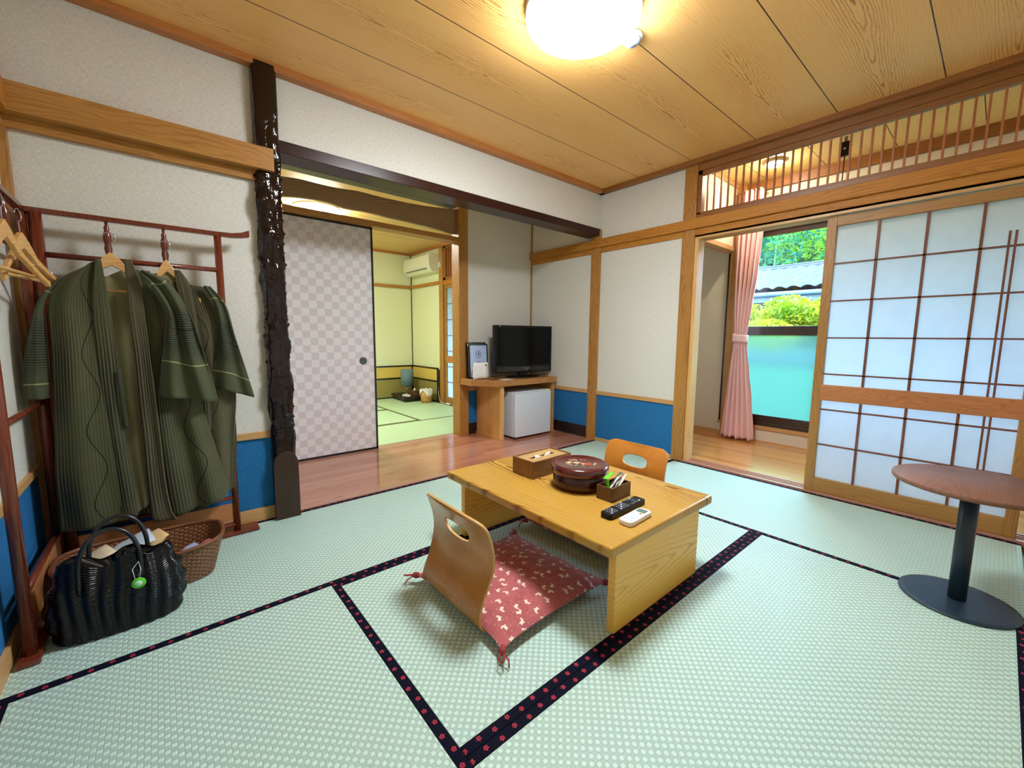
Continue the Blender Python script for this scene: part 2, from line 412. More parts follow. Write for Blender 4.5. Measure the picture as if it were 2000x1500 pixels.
def sleeve_cloth(name):
    n = NT(name)
    x = n.sep(n.uv)
    a, b = x[0], x[1]
    bb = n.math('ADD', b, n.math('MULTIPLY', n.math('SINE', n.math('MULTIPLY', a, 16.0)), 0.012))
    fr = n.math('ABSOLUTE', n.math('SUBTRACT', n.math('FRACT', n.math('DIVIDE', bb, 0.0098)), 0.5))
    st = n.ramp(fr, [(0.18, 1.0), (0.36, 0.0)])
    band = n.ramp(bb, [(0.16, 0.15), (0.20, 1.0), (0.34, 1.0), (0.40, 0.1)])
    big = n.noise(n.comb(a, b, 7.0), 5.0, 2)
    col = n.mix(big, lin((54, 64, 42)), lin((80, 82, 54)))
    col = n.mix(n.math('MULTIPLY', n.math('MULTIPLY', st, band), 0.9), col, lin((12, 13, 9)))
    wv = n.math('ADD', b, n.math('MULTIPLY', n.math('SINE', n.math('MULTIPLY', a, 38.0)), 0.008))
    col = n.mix(n.math('LESS_THAN', n.math('ABSOLUTE', n.math('SUBTRACT', wv, 0.27)), 0.002), col, lin((14, 16, 12)))
    for zz in (0.07, 0.42):
        col = n.mix(n.math('MULTIPLY', n.math('LESS_THAN', n.math('ABSOLUTE', n.math('SUBTRACT', wv, zz)), 0.0025), 0.8), col, lin((158, 156, 108)))
    return n.done(n.bsdf(col, 0.75, 0.25, n.bump(fr, 0.2, 0.002), sheen=0.15))
M['sleeve'] = sleeve_cloth('haori_sleeve_banded')
M['lining'] = plain('haori_lining', (142, 136, 94), 0.7, sheen=0.2)
M['haori_dark'] = plain('haori_cord_cloth', (52, 58, 40), 0.8)
M['bag'] = plain('glossy_black_pleats', (3, 3, 7), 0.22, spec=0.4)
M['bag_handle'] = plain('black_braided_leather', (14, 14, 18), 0.3, spec=0.6)
M['lime'] = plain('lime_plastic', (90, 200, 40), 0.4)
M['mint'] = plain('pale_mint_plastic', (200, 235, 200), 0.5)
M['white'] = plain('white_plastic', (232, 232, 230), 0.35)
M['fridge'] = plain('cool_white_enamel', (220, 230, 242), 0.3)
M['off_white'] = plain('off_white_plastic', (226, 226, 204), 0.4)
M['black'] = plain('black_plastic', (9, 9, 11), 0.35, spec=0.3)
M['screen'] = plain('dark_screen', (3, 5, 9), 0.15, spec=0.2)
M['grey'] = plain('grey_plastic', (120, 124, 126), 0.4)
M['silver'] = plain('silver_letters', (190, 190, 195), 0.3, metal=0.6)
M['navy_ink'] = plain('navy_ink', (24, 34, 84), 0.6)
M['paper_blue'] = plain('bluish_white_paper', (188, 206, 240), 0.5)
M['paper'] = plain('white_paper', (236, 234, 228), 0.8)
M['cedar'] = wood('knotty_cedar', (150, 96, 46), (196, 142, 82), (214, 168, 108), axis=2, ring=50, rough=0.4, warp=0.2)
M['cedar_top'] = wood('cedar_stand_top', (130, 80, 38), (172, 118, 66), (194, 146, 92), axis=0, ring=40, rough=0.3)
M['walnut'] = wood('walnut_box', (60, 36, 22), (92, 60, 38), (120, 84, 56), axis=0, ring=40, rough=0.35)
M['tissue_box'] = wood('tissue_box_wood', (92, 58, 30), (128, 88, 50), (156, 114, 70), axis=0, ring=40, rough=0.4)
M['tissue_lid'] = wood('tissue_lid_wood', (150, 112, 66), (178, 140, 88), (196, 160, 108), axis=0, ring=60, rough=0.4)
M['lacquer'] = plain('dark_red_lacquer', (58, 6, 12), 0.22, spec=0.4, coat=0.25)
M['lacquer_lid'] = plain('brownish_red_lacquer_lid', (82, 16, 18), 0.2, spec=0.6, coat=0.6)
M['gold'] = plain('gold_leaf_paint', (196, 168, 110), 0.4)
M['coral'] = plain('coral_paint', (224, 110, 84), 0.5)
M['silver_paint'] = plain('pale_paint', (206, 200, 180), 0.5)
M['round_top'] = cathedral('round_table_wood', (88, 54, 40), (122, 84, 68), (142, 102, 84), 0, 1, 0.30, off=-0.09, freq=6, rough=0.45, gap=False, grow=2.0, curve=16.0, con=0.22, spec=0.3)
M['slate'] = plain('dark_slate_metal', (26, 46, 62), 0.42, spec=0.5)
M['pink'] = plain('dusty_pink_curtain', (238, 198, 194), 0.8, sheen=0.2)
M['aluminium'] = plain('dark_bronze_sash', (52, 32, 24), 0.3, spec=0.6, coat=0.3)
M['glass'] = clear_glass('window_glass')
M['frosted'] = frosted('frosted_glass', (0.62, 0.83, 0.74))
M['shoji'] = paper_light('shoji_paper')
M['fusuma'] = checker_paper('fusuma_checker_paper')
M['lacquer_black'] = plain('black_lacquer_frame', (14, 16, 20), 0.25, coat=0.4)
M['handle'] = plain('bronze_pull', (92, 98, 92), 0.35, metal=0.6)
M['lamp'] = emit('lamp_glow', (0.86, 0.94, 1.0), LAMP_E)
M['lamp_far'] = emit('far_lamp_glow', (0.95, 1.0, 0.90), FAR_LAMP_E)
M['lamp_small'] = emit('small_lamp_glow', (1.0, 0.90, 0.70), 300.0)
M['yellow_wain'] = wallpaper('yellow_wainscot_paper', (206, 176, 84), (220, 192, 104))
M['dull_wain'] = wallpaper('dull_gold_wainscot', (146, 134, 74), (160, 148, 88))
M['dark_trim'] = plain('dark_trim', (36, 22, 18), 0.35)
M['shade_blue'] = plain('blue_grey_lampshade', (96, 124, 134), 0.8)
M['rattan'] = None

# ---------------------------------------------------------------- mesh builder
class MB:
    def __init__(s): s.v = []; s.f = []; s.uv = {}; s.sm = set()
    def add(s, vs, fs, smooth=False, uvs=None):
        o = len(s.v); s.v += [Vector(p) for p in vs]
        for i, f in enumerate(fs):
            if smooth: s.sm.add(len(s.f))
            if uvs: s.uv[len(s.f)] = [uvs[j] for j in f]
            s.f.append(tuple(o + j for j in f))
        return s
    def box(s, x0, x1, y0, y1, z0, z1):
        x0, x1 = min(x0, x1), max(x0, x1); y0, y1 = min(y0, y1), max(y0, y1); z0, z1 = min(z0, z1), max(z0, z1)
        vs = [(x0, y0, z0), (x1, y0, z0), (x1, y1, z0), (x0, y1, z0), (x0, y0, z1), (x1, y0, z1), (x1, y1, z1), (x0, y1, z1)]
        return s.add(vs, [(3, 2, 1, 0), (4, 5, 6, 7), (0, 1, 5, 4), (1, 2, 6, 5), (2, 3, 7, 6), (3, 0, 4, 7)])
    def prism(s, pts, z0, z1):
        n = len(pts)
        a = sum(pts[i][0] * pts[(i + 1) % n][1] - pts[(i + 1) % n][0] * pts[i][1] for i in range(n))
        if a < 0: pts = pts[::-1]
        vs = [(p[0], p[1], z0) for p in pts] + [(p[0], p[1], z1) for p in pts]
        fs = [tuple(range(n - 1, -1, -1)), tuple(range(n, 2 * n))] + [(i, (i + 1) % n, n + (i + 1) % n, n + i) for i in range(n)]
        return s.add(vs, fs)
    def xform(s, mat, start=0):
        for i in range(start, len(s.v)): s.v[i] = mat @ s.v[i]
        return s
    def tube(s, path, rad, seg=10, caps=True, closed=False):
        path = [Vector(p) for p in path]; n = len(path)
        rads = rad if hasattr(rad, '__len__') else [rad] * n
        rings = []; up = None
        for i, p in enumerate(path):
            if closed: t = path[(i + 1) % n] - path[i - 1]
            else: t = path[min(i + 1, n - 1)] - path[max(i - 1, 0)]
            t.normalize()
            if up is None:
                up = Vector((0, 0, 1)) if abs(t.z) < 0.9 else Vector((1, 0, 0))
            sd = t.cross(up).normalized(); up = sd.cross(t).normalized()
            rings.append([p + (sd * math.cos(2 * PI * k / seg) + up * math.sin(2 * PI * k / seg)) * rads[i] for k in range(seg)])
        vs = [q for r in rings for q in r]; fs = []
        for i in range(n if closed else n - 1):
            j = (i + 1) % n
            for k in range(seg):
                k2 = (k + 1) % seg
                fs.append((i * seg + k, i * seg + k2, j * seg + k2, j * seg + k))
        if caps and not closed:
            fs.append(tuple(range(seg))[::-1]); fs.append(tuple((n - 1) * seg + k for k in range(seg)))
        return s.add(vs, fs, True)
    def lathe(s, prof, cx=0, cy=0, cz=0, seg=40, sx=1.0, sy=1.0):
        vs = []; n = len(prof)
        for r, z in prof:
            for k in range(seg):
                a = 2 * PI * k / seg
                vs.append((cx + r * sx * math.cos(a), cy + r * sy * math.sin(a), cz + z))
        fs = []
        for i in range(n - 1):
            for k in range(seg):
                k2 = (k + 1) % seg
                fs.append((i * seg + k, i * seg + k2, (i + 1) * seg + k2, (i + 1) * seg + k))
        if prof[0][0] > 1e-5: fs.append(tuple(range(seg))[::-1])
        if prof[-1][0] > 1e-5: fs.append(tuple((n - 1) * seg + k for k in range(seg)))
        return s.add(vs, fs, True)
    def grid(s, fn, nu, nv, smooth=True, uvf=None, flip=False):
        vs = [fn(i / nu, j / nv) for j in range(nv + 1) for i in range(nu + 1)]
        uvs = [uvf(i / nu, j / nv) for j in range(nv + 1) for i in range(nu + 1)] if uvf else None
        fs = []
        for j in range(nv):
            for i in range(nu):
                a = j * (nu + 1) + i
                q = (a, a + 1, a + nu + 2, a + nu + 1)
                fs.append(q[::-1] if flip else q)
        return s.add(vs, fs, smooth, uvs)
    def mesh(s, name, off=Vector((0, 0, 0)), merge=False):
        me = bpy.data.meshes.new(name)
        me.from_pydata([tuple(p - off) for p in s.v], [], s.f)
        if s.uv:
            ul = me.uv_layers.new(name='UVMap')
            for p in me.polygons:
                if p.index in s.uv:
                    for li, c in zip(p.loop_indices, s.uv[p.index]): ul.data[li].uv = c
        for i in s.sm:
            me.polygons[i].use_smooth = True
        if merge:
            bm = bmesh.new(); bm.from_mesh(me); bmesh.ops.remove_doubles(bm, verts=bm.verts, dist=1e-5); bm.to_mesh(me); bm.free()
        return me

def worldof(o):
    v = Vector((0, 0, 0))
    while o is not None: v += Vector(o.location); o = o.parent
    return v

def obj(name, mb, mat, parent=None, origin=None, bevel=0.0, solid=0.0, subd=0, merge=False, seg=2):
    """links the builder as one mesh; mesh is given in world metres"""
    base = worldof(parent) if parent is not None else Vector((0, 0, 0))
    if origin is None:
        if parent is not None: origin = base
        else:
            xs = [p.x for p in mb.v]; ys = [p.y for p in mb.v]; zs = [p.z for p in mb.v]
            origin = Vector(((min(xs) + max(xs)) / 2, (min(ys) + max(ys)) / 2, min(zs)))
    origin = Vector(origin)
    o = bpy.data.objects.new(name, mb.mesh(name, origin, merge))
    C.objects.link(o)
    o.location = origin - base
    if parent is not None: o.parent = parent
    o.data.materials.append(M[mat] if isinstance(mat, str) else mat)
    if solid:
        md = o.modifiers.new('thick', 'SOLIDIFY'); md.thickness = solid; md.offset = 0
    if subd:
        md = o.modifiers.new('sub', 'SUBSURF'); md.levels = subd; md.render_levels = subd
    if bevel:
        md = o.modifiers.new('bev', 'BEVEL'); md.width = bevel; md.segments = seg; md.limit_method = 'ANGLE'
        md.angle_limit = math.radians(40)
    return o

def thing(name, label, cat, loc=(0, 0, 0), group=None):
    o = bpy.data.objects.new(name, None); C.objects.link(o)
    o.empty_display_size = 0.05
    o.location = loc
    tag(o, label, cat, group)
    return o
def tag(o, label, cat, group=None, kind=None):
    if label: o['label'] = label
    if cat: o['category'] = cat
    if group: o['group'] = group
    if kind: o['kind'] = kind
    return o
def struct(name, mb, mat, parent=None, bevel=0.0, origin=(0, 0, 0)):
    o = obj(name, mb, mat, parent, origin=None if parent else origin, bevel=bevel)
    if parent is None: o['kind'] = 'structure'
    return o
def dup(root, loc, rotz=0.0, label=None, group=None):
    r = root.copy(); C.objects.link(r); r.location = loc; r.rotation_euler = (0, 0, rotz)
    if label: r['label'] = label
    if group: r['group'] = group
    for ch in list(root.children):
        c = ch.copy(); C.objects.link(c); c.parent = r
        for g in list(ch.children):
            d = g.copy(); C.objects.link(d); d.parent = c
    return r
TR = [0]
def trim(mb, mat, bevel=0.0015):
    TR[0] += 1
    return struct('trim_%d' % TR[0], mb, mat, bevel=bevel)

XR, YL, XL, YN = 3.21, 2.515, -0.41, -0.16      # right wall, alcove-side wall, left wall, near edge of the mats
CZ = 2.335                                       # ceiling
YB = 3.45                                        # back of the board alcove
YF = 6.32                                        # far wall of the next room
XO = 4.42                                        # outer wall of the veranda
VC = 2.46                                        # veranda ceiling

# ================================================================ SHELL
struct('floor', MB().box(-1.6, 4.6, -1.4, 6.6, -0.16, -0.032), 'pale_x')
struct('ceiling', MB().box(XL - 0.1, XR + 0.02, -1.4, YL + 0.03, CZ, CZ + 0.08), 'ceiling')
# left wall
struct('wall_left', MB().box(XL - 0.1, XL, -1.4, YL + 0.1, 0.47, CZ + 0.02), 'white_wall')
struct('wall_left_wainscot', MB().box(XL - 0.1, XL, -1.4, YL + 0.1, -0.03, 0.44), 'blue')
bpy.data.objects['wall_left_wainscot'].name = 'wall_left_lower'
trim(MB().box(XL - 0.1, XL + 0.012, -1.4, YL, 0.44, 0.47), 'pale_y')
struct('baseboard_left', MB().box(XL - 0.02, XL + 0.012, YN - 1.2, YL, -0.03, 0.065), 'pale_y')
trim(MB().box(XL - 0.02, XL + 0.045, -1.2, YL, 1.81, 1.915).box(XL - 0.02, XL + 0.022, -1.2, YL, 1.768, 1.81), 'rail_y')
trim(MB().box(XL - 0.02, XL + 0.028, YL - 0.022, YL + 0.01, 0, 2.3), 'pillar')
# tokonoma-side wall with the clothes rack
t = MB().box(XL - 0.1, 0.47, YL, YL + 0.1, 0.485, CZ + 0.02)
struct('wall_back_rack', t, 'white_wall')
struct('wall_back_rack_lower', MB().box(XL - 0.1, 0.47, YL, YL + 0.1, 0.06, 0.455), 'blue')
trim(MB().box(XL, 0.45, YL - 0.012, YL + 0.05, 0.452, 0.487), 'pale_x')
struct('baseboard_back', MB().box(XL, 0.45, YL - 0.014, YL + 0.05, -0.03, 0.07), 'pale_x')
trim(MB().box(XL, 0.502, YL - 0.078, YL + 0.01, 1.812, 1.918), 'rail_x')
trim(MB().box(XL, 0.45, YL - 0.024, YL + 0.05, 1.768, 1.812), 'rail_x')
# wall above the alcove opening and its lacquered beam
struct('wall_back_upper', MB().box(0.50, XR + 0.05, YL, YL + 0.12, 1.99, CZ + 0.02), 'white_wall')
trim(MB().box(0.50, XR, YL - 0.006, YL + 0.145, 1.938, 2.0), 'dark_beam', 0.003)
# ceiling moulding
trim(MB().box(XL, XR, YL - 0.055, YL, 2.300, CZ + 0.01), 'mould_x', 0.003)
trim(MB().box(XR - 0.055, XR, -0.5, YL, 2.300, CZ + 0.01), 'mould_y', 0.003)
trim(MB().box(XL, XL + 0.055, -1.3, YL, 2.300, CZ + 0.01), 'mould_y', 0.003)
# right wall: from the alcove corner to the post
struct('wall_right', MB().box(XR, XR + 0.1, 1.66, YB + 0.1, 0.485, 2.44), 'white_wall')
struct('wall_right_lower', MB().box(XR, XR + 0.1, 1.66, YB + 0.1, 0.02, 0.455), 'blue')
trim(MB().box(XR - 0.012, XR + 0.05, 1.70, YB, 0.452, 0.487), 'pale_y')
struct('baseboard_right', MB().box(XR - 0.012, XR + 0.05, 1.70, 2.50, -0.03, 0.03), 'pale_y')
trim(MB().box(XR - 0.008, XR + 0.05, 2.605, YB, -0.03, 0.118), 'dark_trim')
trim(MB().box(XR - 0.018, XR + 0.08, 2.497, 2.603, -0.03, 1.99), 'pillar', 0.003)       # post at the alcove corner
trim(MB().box(XR - 0.018, XR + 0.12, 1.602, 1.702, -0.03, CZ), 'pillar', 0.003)        # post beside the opening
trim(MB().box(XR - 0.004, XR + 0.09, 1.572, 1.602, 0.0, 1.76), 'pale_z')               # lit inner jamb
trim(MB().box(XR - 0.035, XR + 0.02, -0.5, YB, 1.832, 1.906), 'rail_y', 0.003)
trim(MB().box(XR - 0.012, XR + 0.11, -0.5, YB, 1.785, 1.834), 'rail_y')
trim(MB().box(XR + 0.0, XR + 0.026, -0.5, 1.602, 1.757, 1.788).box(XR + 0.036, XR + 0.062, -0.5, 1.602, 1.757, 1.788).box(XR + 0.072, XR + 0.11, -0.5, 1.602, 1.757, 1.788).box(XR + 0.0, XR + 0.11, -0.5, 1.602, 1.772, 1.790), 'pale_y')   # grooved head rail
trim(MB().box(XR - 0.02, XR + 0.06, -0.5, 1.602, 1.906, 1.935), 'mould_y')
trim(MB().box(XR - 0.012, XR + 0.09, -0.5, 1.602, 2.255, 2.34), 'mould_y')
trim(MB().box(XR - 0.006, XR + 0.006, YB - 0.012, YB, 0, 2.3).box(XR - 0.014, XR, YB - 0.014, YB, 0.0, 2.3), 'pillar')
# transom lattice over the shoji
tl = thing('transom_lattice', 'long wooden transom lattice of thin vertical slats above the paper sliding screen', 'transom', (XR + 0.02, 0.7, 1.935))
f = MB().box(XR + 0.0, XR + 0.035, -0.35, 1.602, 1.930, 1.953).box(XR + 0.0, XR + 0.035, -0.35, 1.602, 2.224, 2.258)
f.box(XR + 0.0, XR + 0.035, 1.572, 1.602, 1.93, 2.258)
obj('frame', f, 'mould_y', tl, bevel=0.0015)
s_ = MB()
for k in range(38):
    y = 1.536 - k * 0.0497
    s_.box(XR + 0.012, XR + 0.026, y - 0.0048, y + 0.0048, 1.950, 2.228)
obj('slats', s_, 'slat', tl)
# right-hand near corner: post and boarded strip beside the mats
trim(MB().box(3.13, XR + 0.1, -0.30, -0.165, -0.03, CZ), 'pillar', 0.003)
struct('floor_threshold', MB().box(0.3, 3.3, -0.62, YN - 0.004, -0.03, 0.003), 'pale_x')
bpy.data.objects['floor_threshold'].name = 'floor_near_strip'
struct('wall_near', MB().box(XL - 0.1, XR + 0.2, -0.72, -0.62, -0.03, CZ + 0.02), 'white_wall')
# grooved sill under the shoji
trim(MB().box(XR - 0.016, XR + 0.010, -0.40, 1.602, -0.03, 0.012).box(XR + 0.010, XR + 0.10, -0.40, 1.602, -0.03, 0.006)
     .box(XR + 0.034, XR + 0.042, -0.40, 1.602, 0.0, 0.012).box(XR + 0.066, XR + 0.074, -0.40, 1.602, 0.0, 0.012).box(XR + 0.10, XR + 0.12, -0.40, 1.602, -0.03, 0.012), 'sill')

# ---- board alcove
struct('floor_alcove', MB().box(0.50, XR + 0.01, YL + 0.045, YB + 0.02, -0.03, 0.004), 'alcove_floor')
trim(MB().box(0.539, XR - 0.01, YL - 0.004, YL + 0.045, -0.03, 0.005), 'sill')
trim(MB().box(0.539, 0.553, YL + 0.01, YL + 0.06, 0.0, 0.30), 'pale_z')
struct('ceiling_alcove', MB().box(0.30, XR + 0.05, YL + 0.1, YB + 0.05, 2.33, 2.40), 'ceiling_far')
struct('wall_alcove_left', MB().box(0.36, 0.46, YL + 0.08, YB + 0.2, -0.03, 2.4), 'white_wall')
struct('wall_alcove_back', MB().box(2.33, XR + 0.1, YB, YB + 0.1, 0.485, 2.4), 'white_wall')
struct('wall_alcove_back_lower', MB().box(2.33, XR + 0.1, YB, YB + 0.1, 0.11, 0.455), 'blue')
trim(MB().box(2.34, XR, YB - 0.010, YB + 0.05, 0.452, 0.487), 'pale_x')
trim(MB().box(2.34, XR, YB - 0.008, YB + 0.05, -0.03, 0.118), 'dark_trim')
struct('wall_alcove_top', MB().box(0.30, 2.35, YB, YB + 0.10, 2.235, 2.42), 'white_wall')
trim(MB().box(2.238, 2.344, YB - 0.028, YB + 0.10, -0.03, 2.34), 'pillar', 0.004)
trim(MB().box(0.46, 2.24, YB - 0.01, YB + 0.11, 1.895, 1.938), 'rail_x')
trim(MB().box(0.46, 2.24, YB - 0.005, YB + 0.10, 2.215, 2.245), 'dark_trim')
trim(MB().box(0.46, 2.24, YB - 0.005, YB + 0.12, -0.03, 0.006), 'sill')
# carved board in the transom: waney-edged smoked plank
def board():
    top = [(0.46, 2.145), (0.73, 2.137), (0.95, 2.140), (1.11, 2.140), (1.30, 2.142), (1.55, 2.152), (1.85, 2.175), (2.05, 2.188), (2.24, 2.197)]
    bot = [(0.46, 2.0), (0.73, 1.991), (0.90, 2.008), (1.05, 2.040), (1.20, 2.048), (1.35, 2.030), (1.55, 2.020), (1.85, 2.010), (2.24, 1.999)]
    top = [(u[0], u[1]) for u in TOPB]; bot = [(u[0], u[1]) for u in BOTB]
    return top, bot
def interp(pl, t):
    """pl: list of (x, z); value of z at x=t, smooth"""
    for i in range(len(pl) - 1):
        if pl[i][0] <= t <= pl[i + 1][0] or i == len(pl) - 2:
            a = (t - pl[i][0]) / (pl[i + 1][0] - pl[i][0]); a = max(0, min(1, a))
            p0 = pl[max(i - 1, 0)][1]; p1 = pl[i][1]; p2 = pl[i + 1][1]; p3 = pl[min(i + 2, len(pl) - 1)][1]
            return 0.5 * ((2 * p1) + (-p0 + p2) * a + (2 * p0 - 5 * p1 + 4 * p2 - p3) * a * a + (-p0 + 3 * p1 - 3 * p2 + p3) * a ** 3)
Z1 = lambda u, v: at_y(520 + u * 0.22, 240 + v * 0.22, YB)
TOPB = [(Z1(*p).x, Z1(*p).z) for p in ((90, 455), (300, 490), (520, 545), (700, 580), (830, 600), (1000, 645), (1200, 690), (1450, 735), (1700, 765))]
BOTB = [(Z1(*p).x, Z1(*p).z) for p in ((105, 640), (250, 650), (420, 672), (560, 700), (700, 750), (900, 785), (1100, 835), (1400, 905), (1700, 985))]
mbb = MB(); N_ = 60
xs = [0.46 + (2.238 - 0.46) * i / N_ for i in range(N_ + 1)]
for i in range(N_):
    for (yy0, yy1) in ((YB + 0.02, YB + 0.075),):
        pass
vs = []
for x in xs:
    tx = min(max(x, TOPB[0][0]), TOPB[-1][0]); bx_ = min(max(x, BOTB[0][0]), BOTB[-1][0])
    zt = interp(TOPB, tx); zb = interp(BOTB, bx_)
    vs += [(x, YB + 0.02, zb), (x, YB + 0.02, zt), (x, YB + 0.075, zt - 0.006), (x, YB + 0.075, zb + 0.006)]
fs = []
for i in range(N_):
    for k in range(4):
        a = i * 4 + k; b = i * 4 + (k + 1) % 4
        fs.append((a, a + 4, b + 4, b))
fs += [(0, 1, 2, 3), (N_ * 4 + 3, N_ * 4 + 2, N_ * 4 + 1, N_ * 4)]
mbb.add(vs, fs)
M['waney'] = cathedral('waney_board_wood', (66, 46, 28), (140, 112, 80), (172, 142, 106), 0, 2, 0.30, off=-0.22, freq=7, rough=0.35, gap=False, grow=2.2, curve=16.0, thin=3.0, con=0.8, na=3.0, nb=14.0)
o = obj('transom_board', mbb, 'waney', bevel=0.003)
tag(o, 'curved smoked dark plank with swirling grain in the opening above the checkered sliding door', 'board')

# ---- next room
struct('floor_far_room', MB().box(-0.6, XR, YB + 0.12, YF, -0.05, -0.031), 'pale_x')
struct('ceiling_far_room', MB().box(-0.7, XR + 0.05, YB + 0.08, YF + 0.1, 2.305, 2.40), 'ceiling_far')
struct('wall_far_left', MB().box(-0.7, -0.6, YB + 0.1, YF, -0.03, 2.4), 'cream_wall')
struct('wall_far', MB().box(-0.7, XR + 0.1, YF, YF + 0.1, -0.03, 2.4), 'cream_wall')
struct('wall_far_near', MB().box(-0.7, 0.46, YB, YB + 0.1, -0.03, 2.4).box(2.34, XR + 0.05, YB + 0.1, YB + 0.13, -0.03, 2.4), 'cream_wall')
struct('wall_far_right', MB().box(XR, XR + 0.1, 5.36, YF + 0.1, -0.03, 2.45), 'cream_wall')
trim(MB().box(-0.6, XR, YF - 0.03, YF, 1.755, 1.80), 'rail_x')
trim(MB().box(XR - 0.03, XR, 5.42, YF, 1.755, 1.80), 'rail_y')
trim(MB().box(XR - 0.010, XR + 0.0, YF - 0.014, YF, 0.5, 2.30), 'dark_trim')
trim(MB().box(-0.6, XR, YF - 0.04, YF, 2.275, 2.306).box(XR - 0.04, XR, 3.6, YF, 2.275, 2.306), 'mould_x')
trim(MB().box(XR - 0.018, XR + 0.11, 5.312, 5.42, -0.03, 2.31), 'pillar')
trim(MB().box(XR - 0.012, XR + 0.1, 3.55, 5.312, 1.735, 1.80), 'rail_y')
trim(MB().box(XR - 0.008, XR + 0.1, 3.55, 5.312, 2.25, 2.31).box(XR - 0.008, XR + 0.1, 5.25, 5.312, 1.80, 2.31).box(XR - 0.008, XR + 0.1, 3.55, 5.312, 1.80, 1.84), 'mould_y')
sl = thing('transom_lattice', 'small slatted transom above the narrow paper screen in the far room', 'transom', (XR + 0.02, 4.7, 1.84))
s_ = MB()
for k in range(34):
    y = 5.22 - k * 0.0497
    s_.box(XR + 0.012, XR + 0.026, y - 0.007, y + 0.007, 1.838, 2.252)
obj('slats', s_, 'slat', sl)
trim(MB().box(XR - 0.012, XR + 0.1, 3.55, 5.312, -0.03, 0.006), 'pale_y')
# wainscot of the far room
struct('wall_far_yellow_band', MB().box(-0.6, XR - 0.002, YF - 0.012, YF, 0.325, 0.50).box(XR - 0.012, XR, 5.50, YF - 0.01, 0.325, 0.50), 'yellow_wain')
struct('wall_far_dull_band', MB().box(-0.6, XR - 0.002, YF - 0.012, YF, 0.0, 0.305).box(XR - 0.012, XR, 5.50, YF - 0.01, 0.0, 0.305), 'dull_wain')
tb = MB()
for z0, z1 in ((0.50, 0.522), (0.304, 0.326), (-0.02, 0.014)):
    tb.box(-0.6, XR, YF - 0.02, YF, z0, z1).box(XR - 0.02, XR, 5.48, YF, z0, z1)
tb.box(XR - 0.03, XR, YF - 0.03, YF, 0, 0.522).box(XR - 0.022, XR, 5.475, 5.505, 0, 0.522).box(XR - 0.03, XR - 0.0, 5.425, 5.455, 0, 0.50)
trim(tb, 'lacquer_black')

# ---- veranda
struct('floor_veranda', MB().box(XR + 0.12, XO + 0.02, -1.2, 6.5, -0.03, 0.003), 'veranda_floor')
struct('ceiling_veranda', MB().box(XR - 0.01, XO + 0.1, -1.2, 6.6, VC, VC + 0.08), 'ceiling_veranda')
struct('wall_veranda_side', MB().box(XR + 0.09, XO + 0.02, 1.78, 1.86, 1.88, VC), 'grey_wall')
trim(MB().box(XR + 0.09, XO, 1.765, 1.87, 1.845, 1.885), 'pale_x')
trim(MB().box(XR + 0.09, XO, 1.765, 1.785, VC - 0.03, VC), 'pale_x')
ow = MB().box(XO, XO + 0.1, -1.2, 1.85, 2.035, VC).box(XO, XO + 0.1, -1.2, 1.85, -0.03, 0.125)
ow.box(XO, XO + 0.1, -1.2, -0.25, -0.03, VC)
ow.box(XO, XO + 0.1, 1.85, 4.25, -0.03, VC).box(XO, XO + 0.1, 5.9, 6.6, -0.03, VC).box(XO, XO + 0.1, 4.25, 5.9, 2.0, VC).box(XO, XO + 0.1, 4.25, 5.9, -0.03, 0.2)
struct('wall_veranda_outer', ow, 'grey_wall')
struct('wall_veranda_end', MB().box(XR, XO + 0.1, -1.25, -1.15, -0.03, VC + 0.02).box(XR, XO + 0.1, 6.5, 6.6, -0.03, VC + 0.02), 'grey_wall')
trim(MB().box(XO - 0.03, XO + 0.01, -1.2, 6.5, VC - 0.085, VC), 'mould_y')
trim(MB().box(XO - 0.075, XO + 0.02, 1.695, 1.80, 0.0, VC), 'pillar')
struct('baseboard_veranda', MB().box(XO - 0.02, XO + 0.02, 1.80, 6.5, 0.0, 0.055).box(XO - 0.012, XO + 0.02, -1.2, 1.70, 0.0, 0.012), 'pale_y')
# bronze sash window: window_1
fr = MB().box(XO - 0.02, XO + 0.09, -0.25, 1.85, 0.125, 0.158)
w1 = struct('window_1', fr, 'pale_y')
fr = MB().box(XO, XO + 0.08, -0.25, 1.85, 0.158, 0.19).box(XO, XO + 0.08, -0.25, 1.85, 2.0, 2.035).box(XO, XO + 0.08, -0.25, -0.22, 0.158, 2.03).box(XO, XO + 0.08, 1.80, 1.85, 0.158, 2.03)
obj('window_frame', fr, 'aluminium', w1, bevel=0.003)
for nm, (ya, yb, xo) in (('inner', (0.985, 1.80, 0.012)), ('outer', (0.40, 1.03, 0.045)), ('outer', (-0.22, 0.42, 0.012))):
    sash = MB().box(XO + xo, XO + xo + 0.028, ya, yb, 0.185, 0.262).box(XO + xo, XO + xo + 0.028, ya, yb, 1.033, 1.118).box(XO + xo, XO + xo + 0.028, ya, yb, 1.957, 2.005)
    sash.box(XO + xo, XO + xo + 0.028, ya, ya + 0.042, 0.185, 2.0).box(XO + xo, XO + xo + 0.028, yb - 0.042, yb, 0.185, 2.0)
    so = obj('sash', sash, 'aluminium', w1, bevel=0.002)
    obj('clear_pane', MB().box(XO + xo + 0.012, XO + xo + 0.016, ya + 0.03, yb - 0.03, 1.10, 1.97), 'glass', so)
    obj('frosted_pane', MB().box(XO + xo + 0.012, XO + xo + 0.016, ya + 0.03, yb - 0.03, 0.25, 1.05), 'frosted', so)
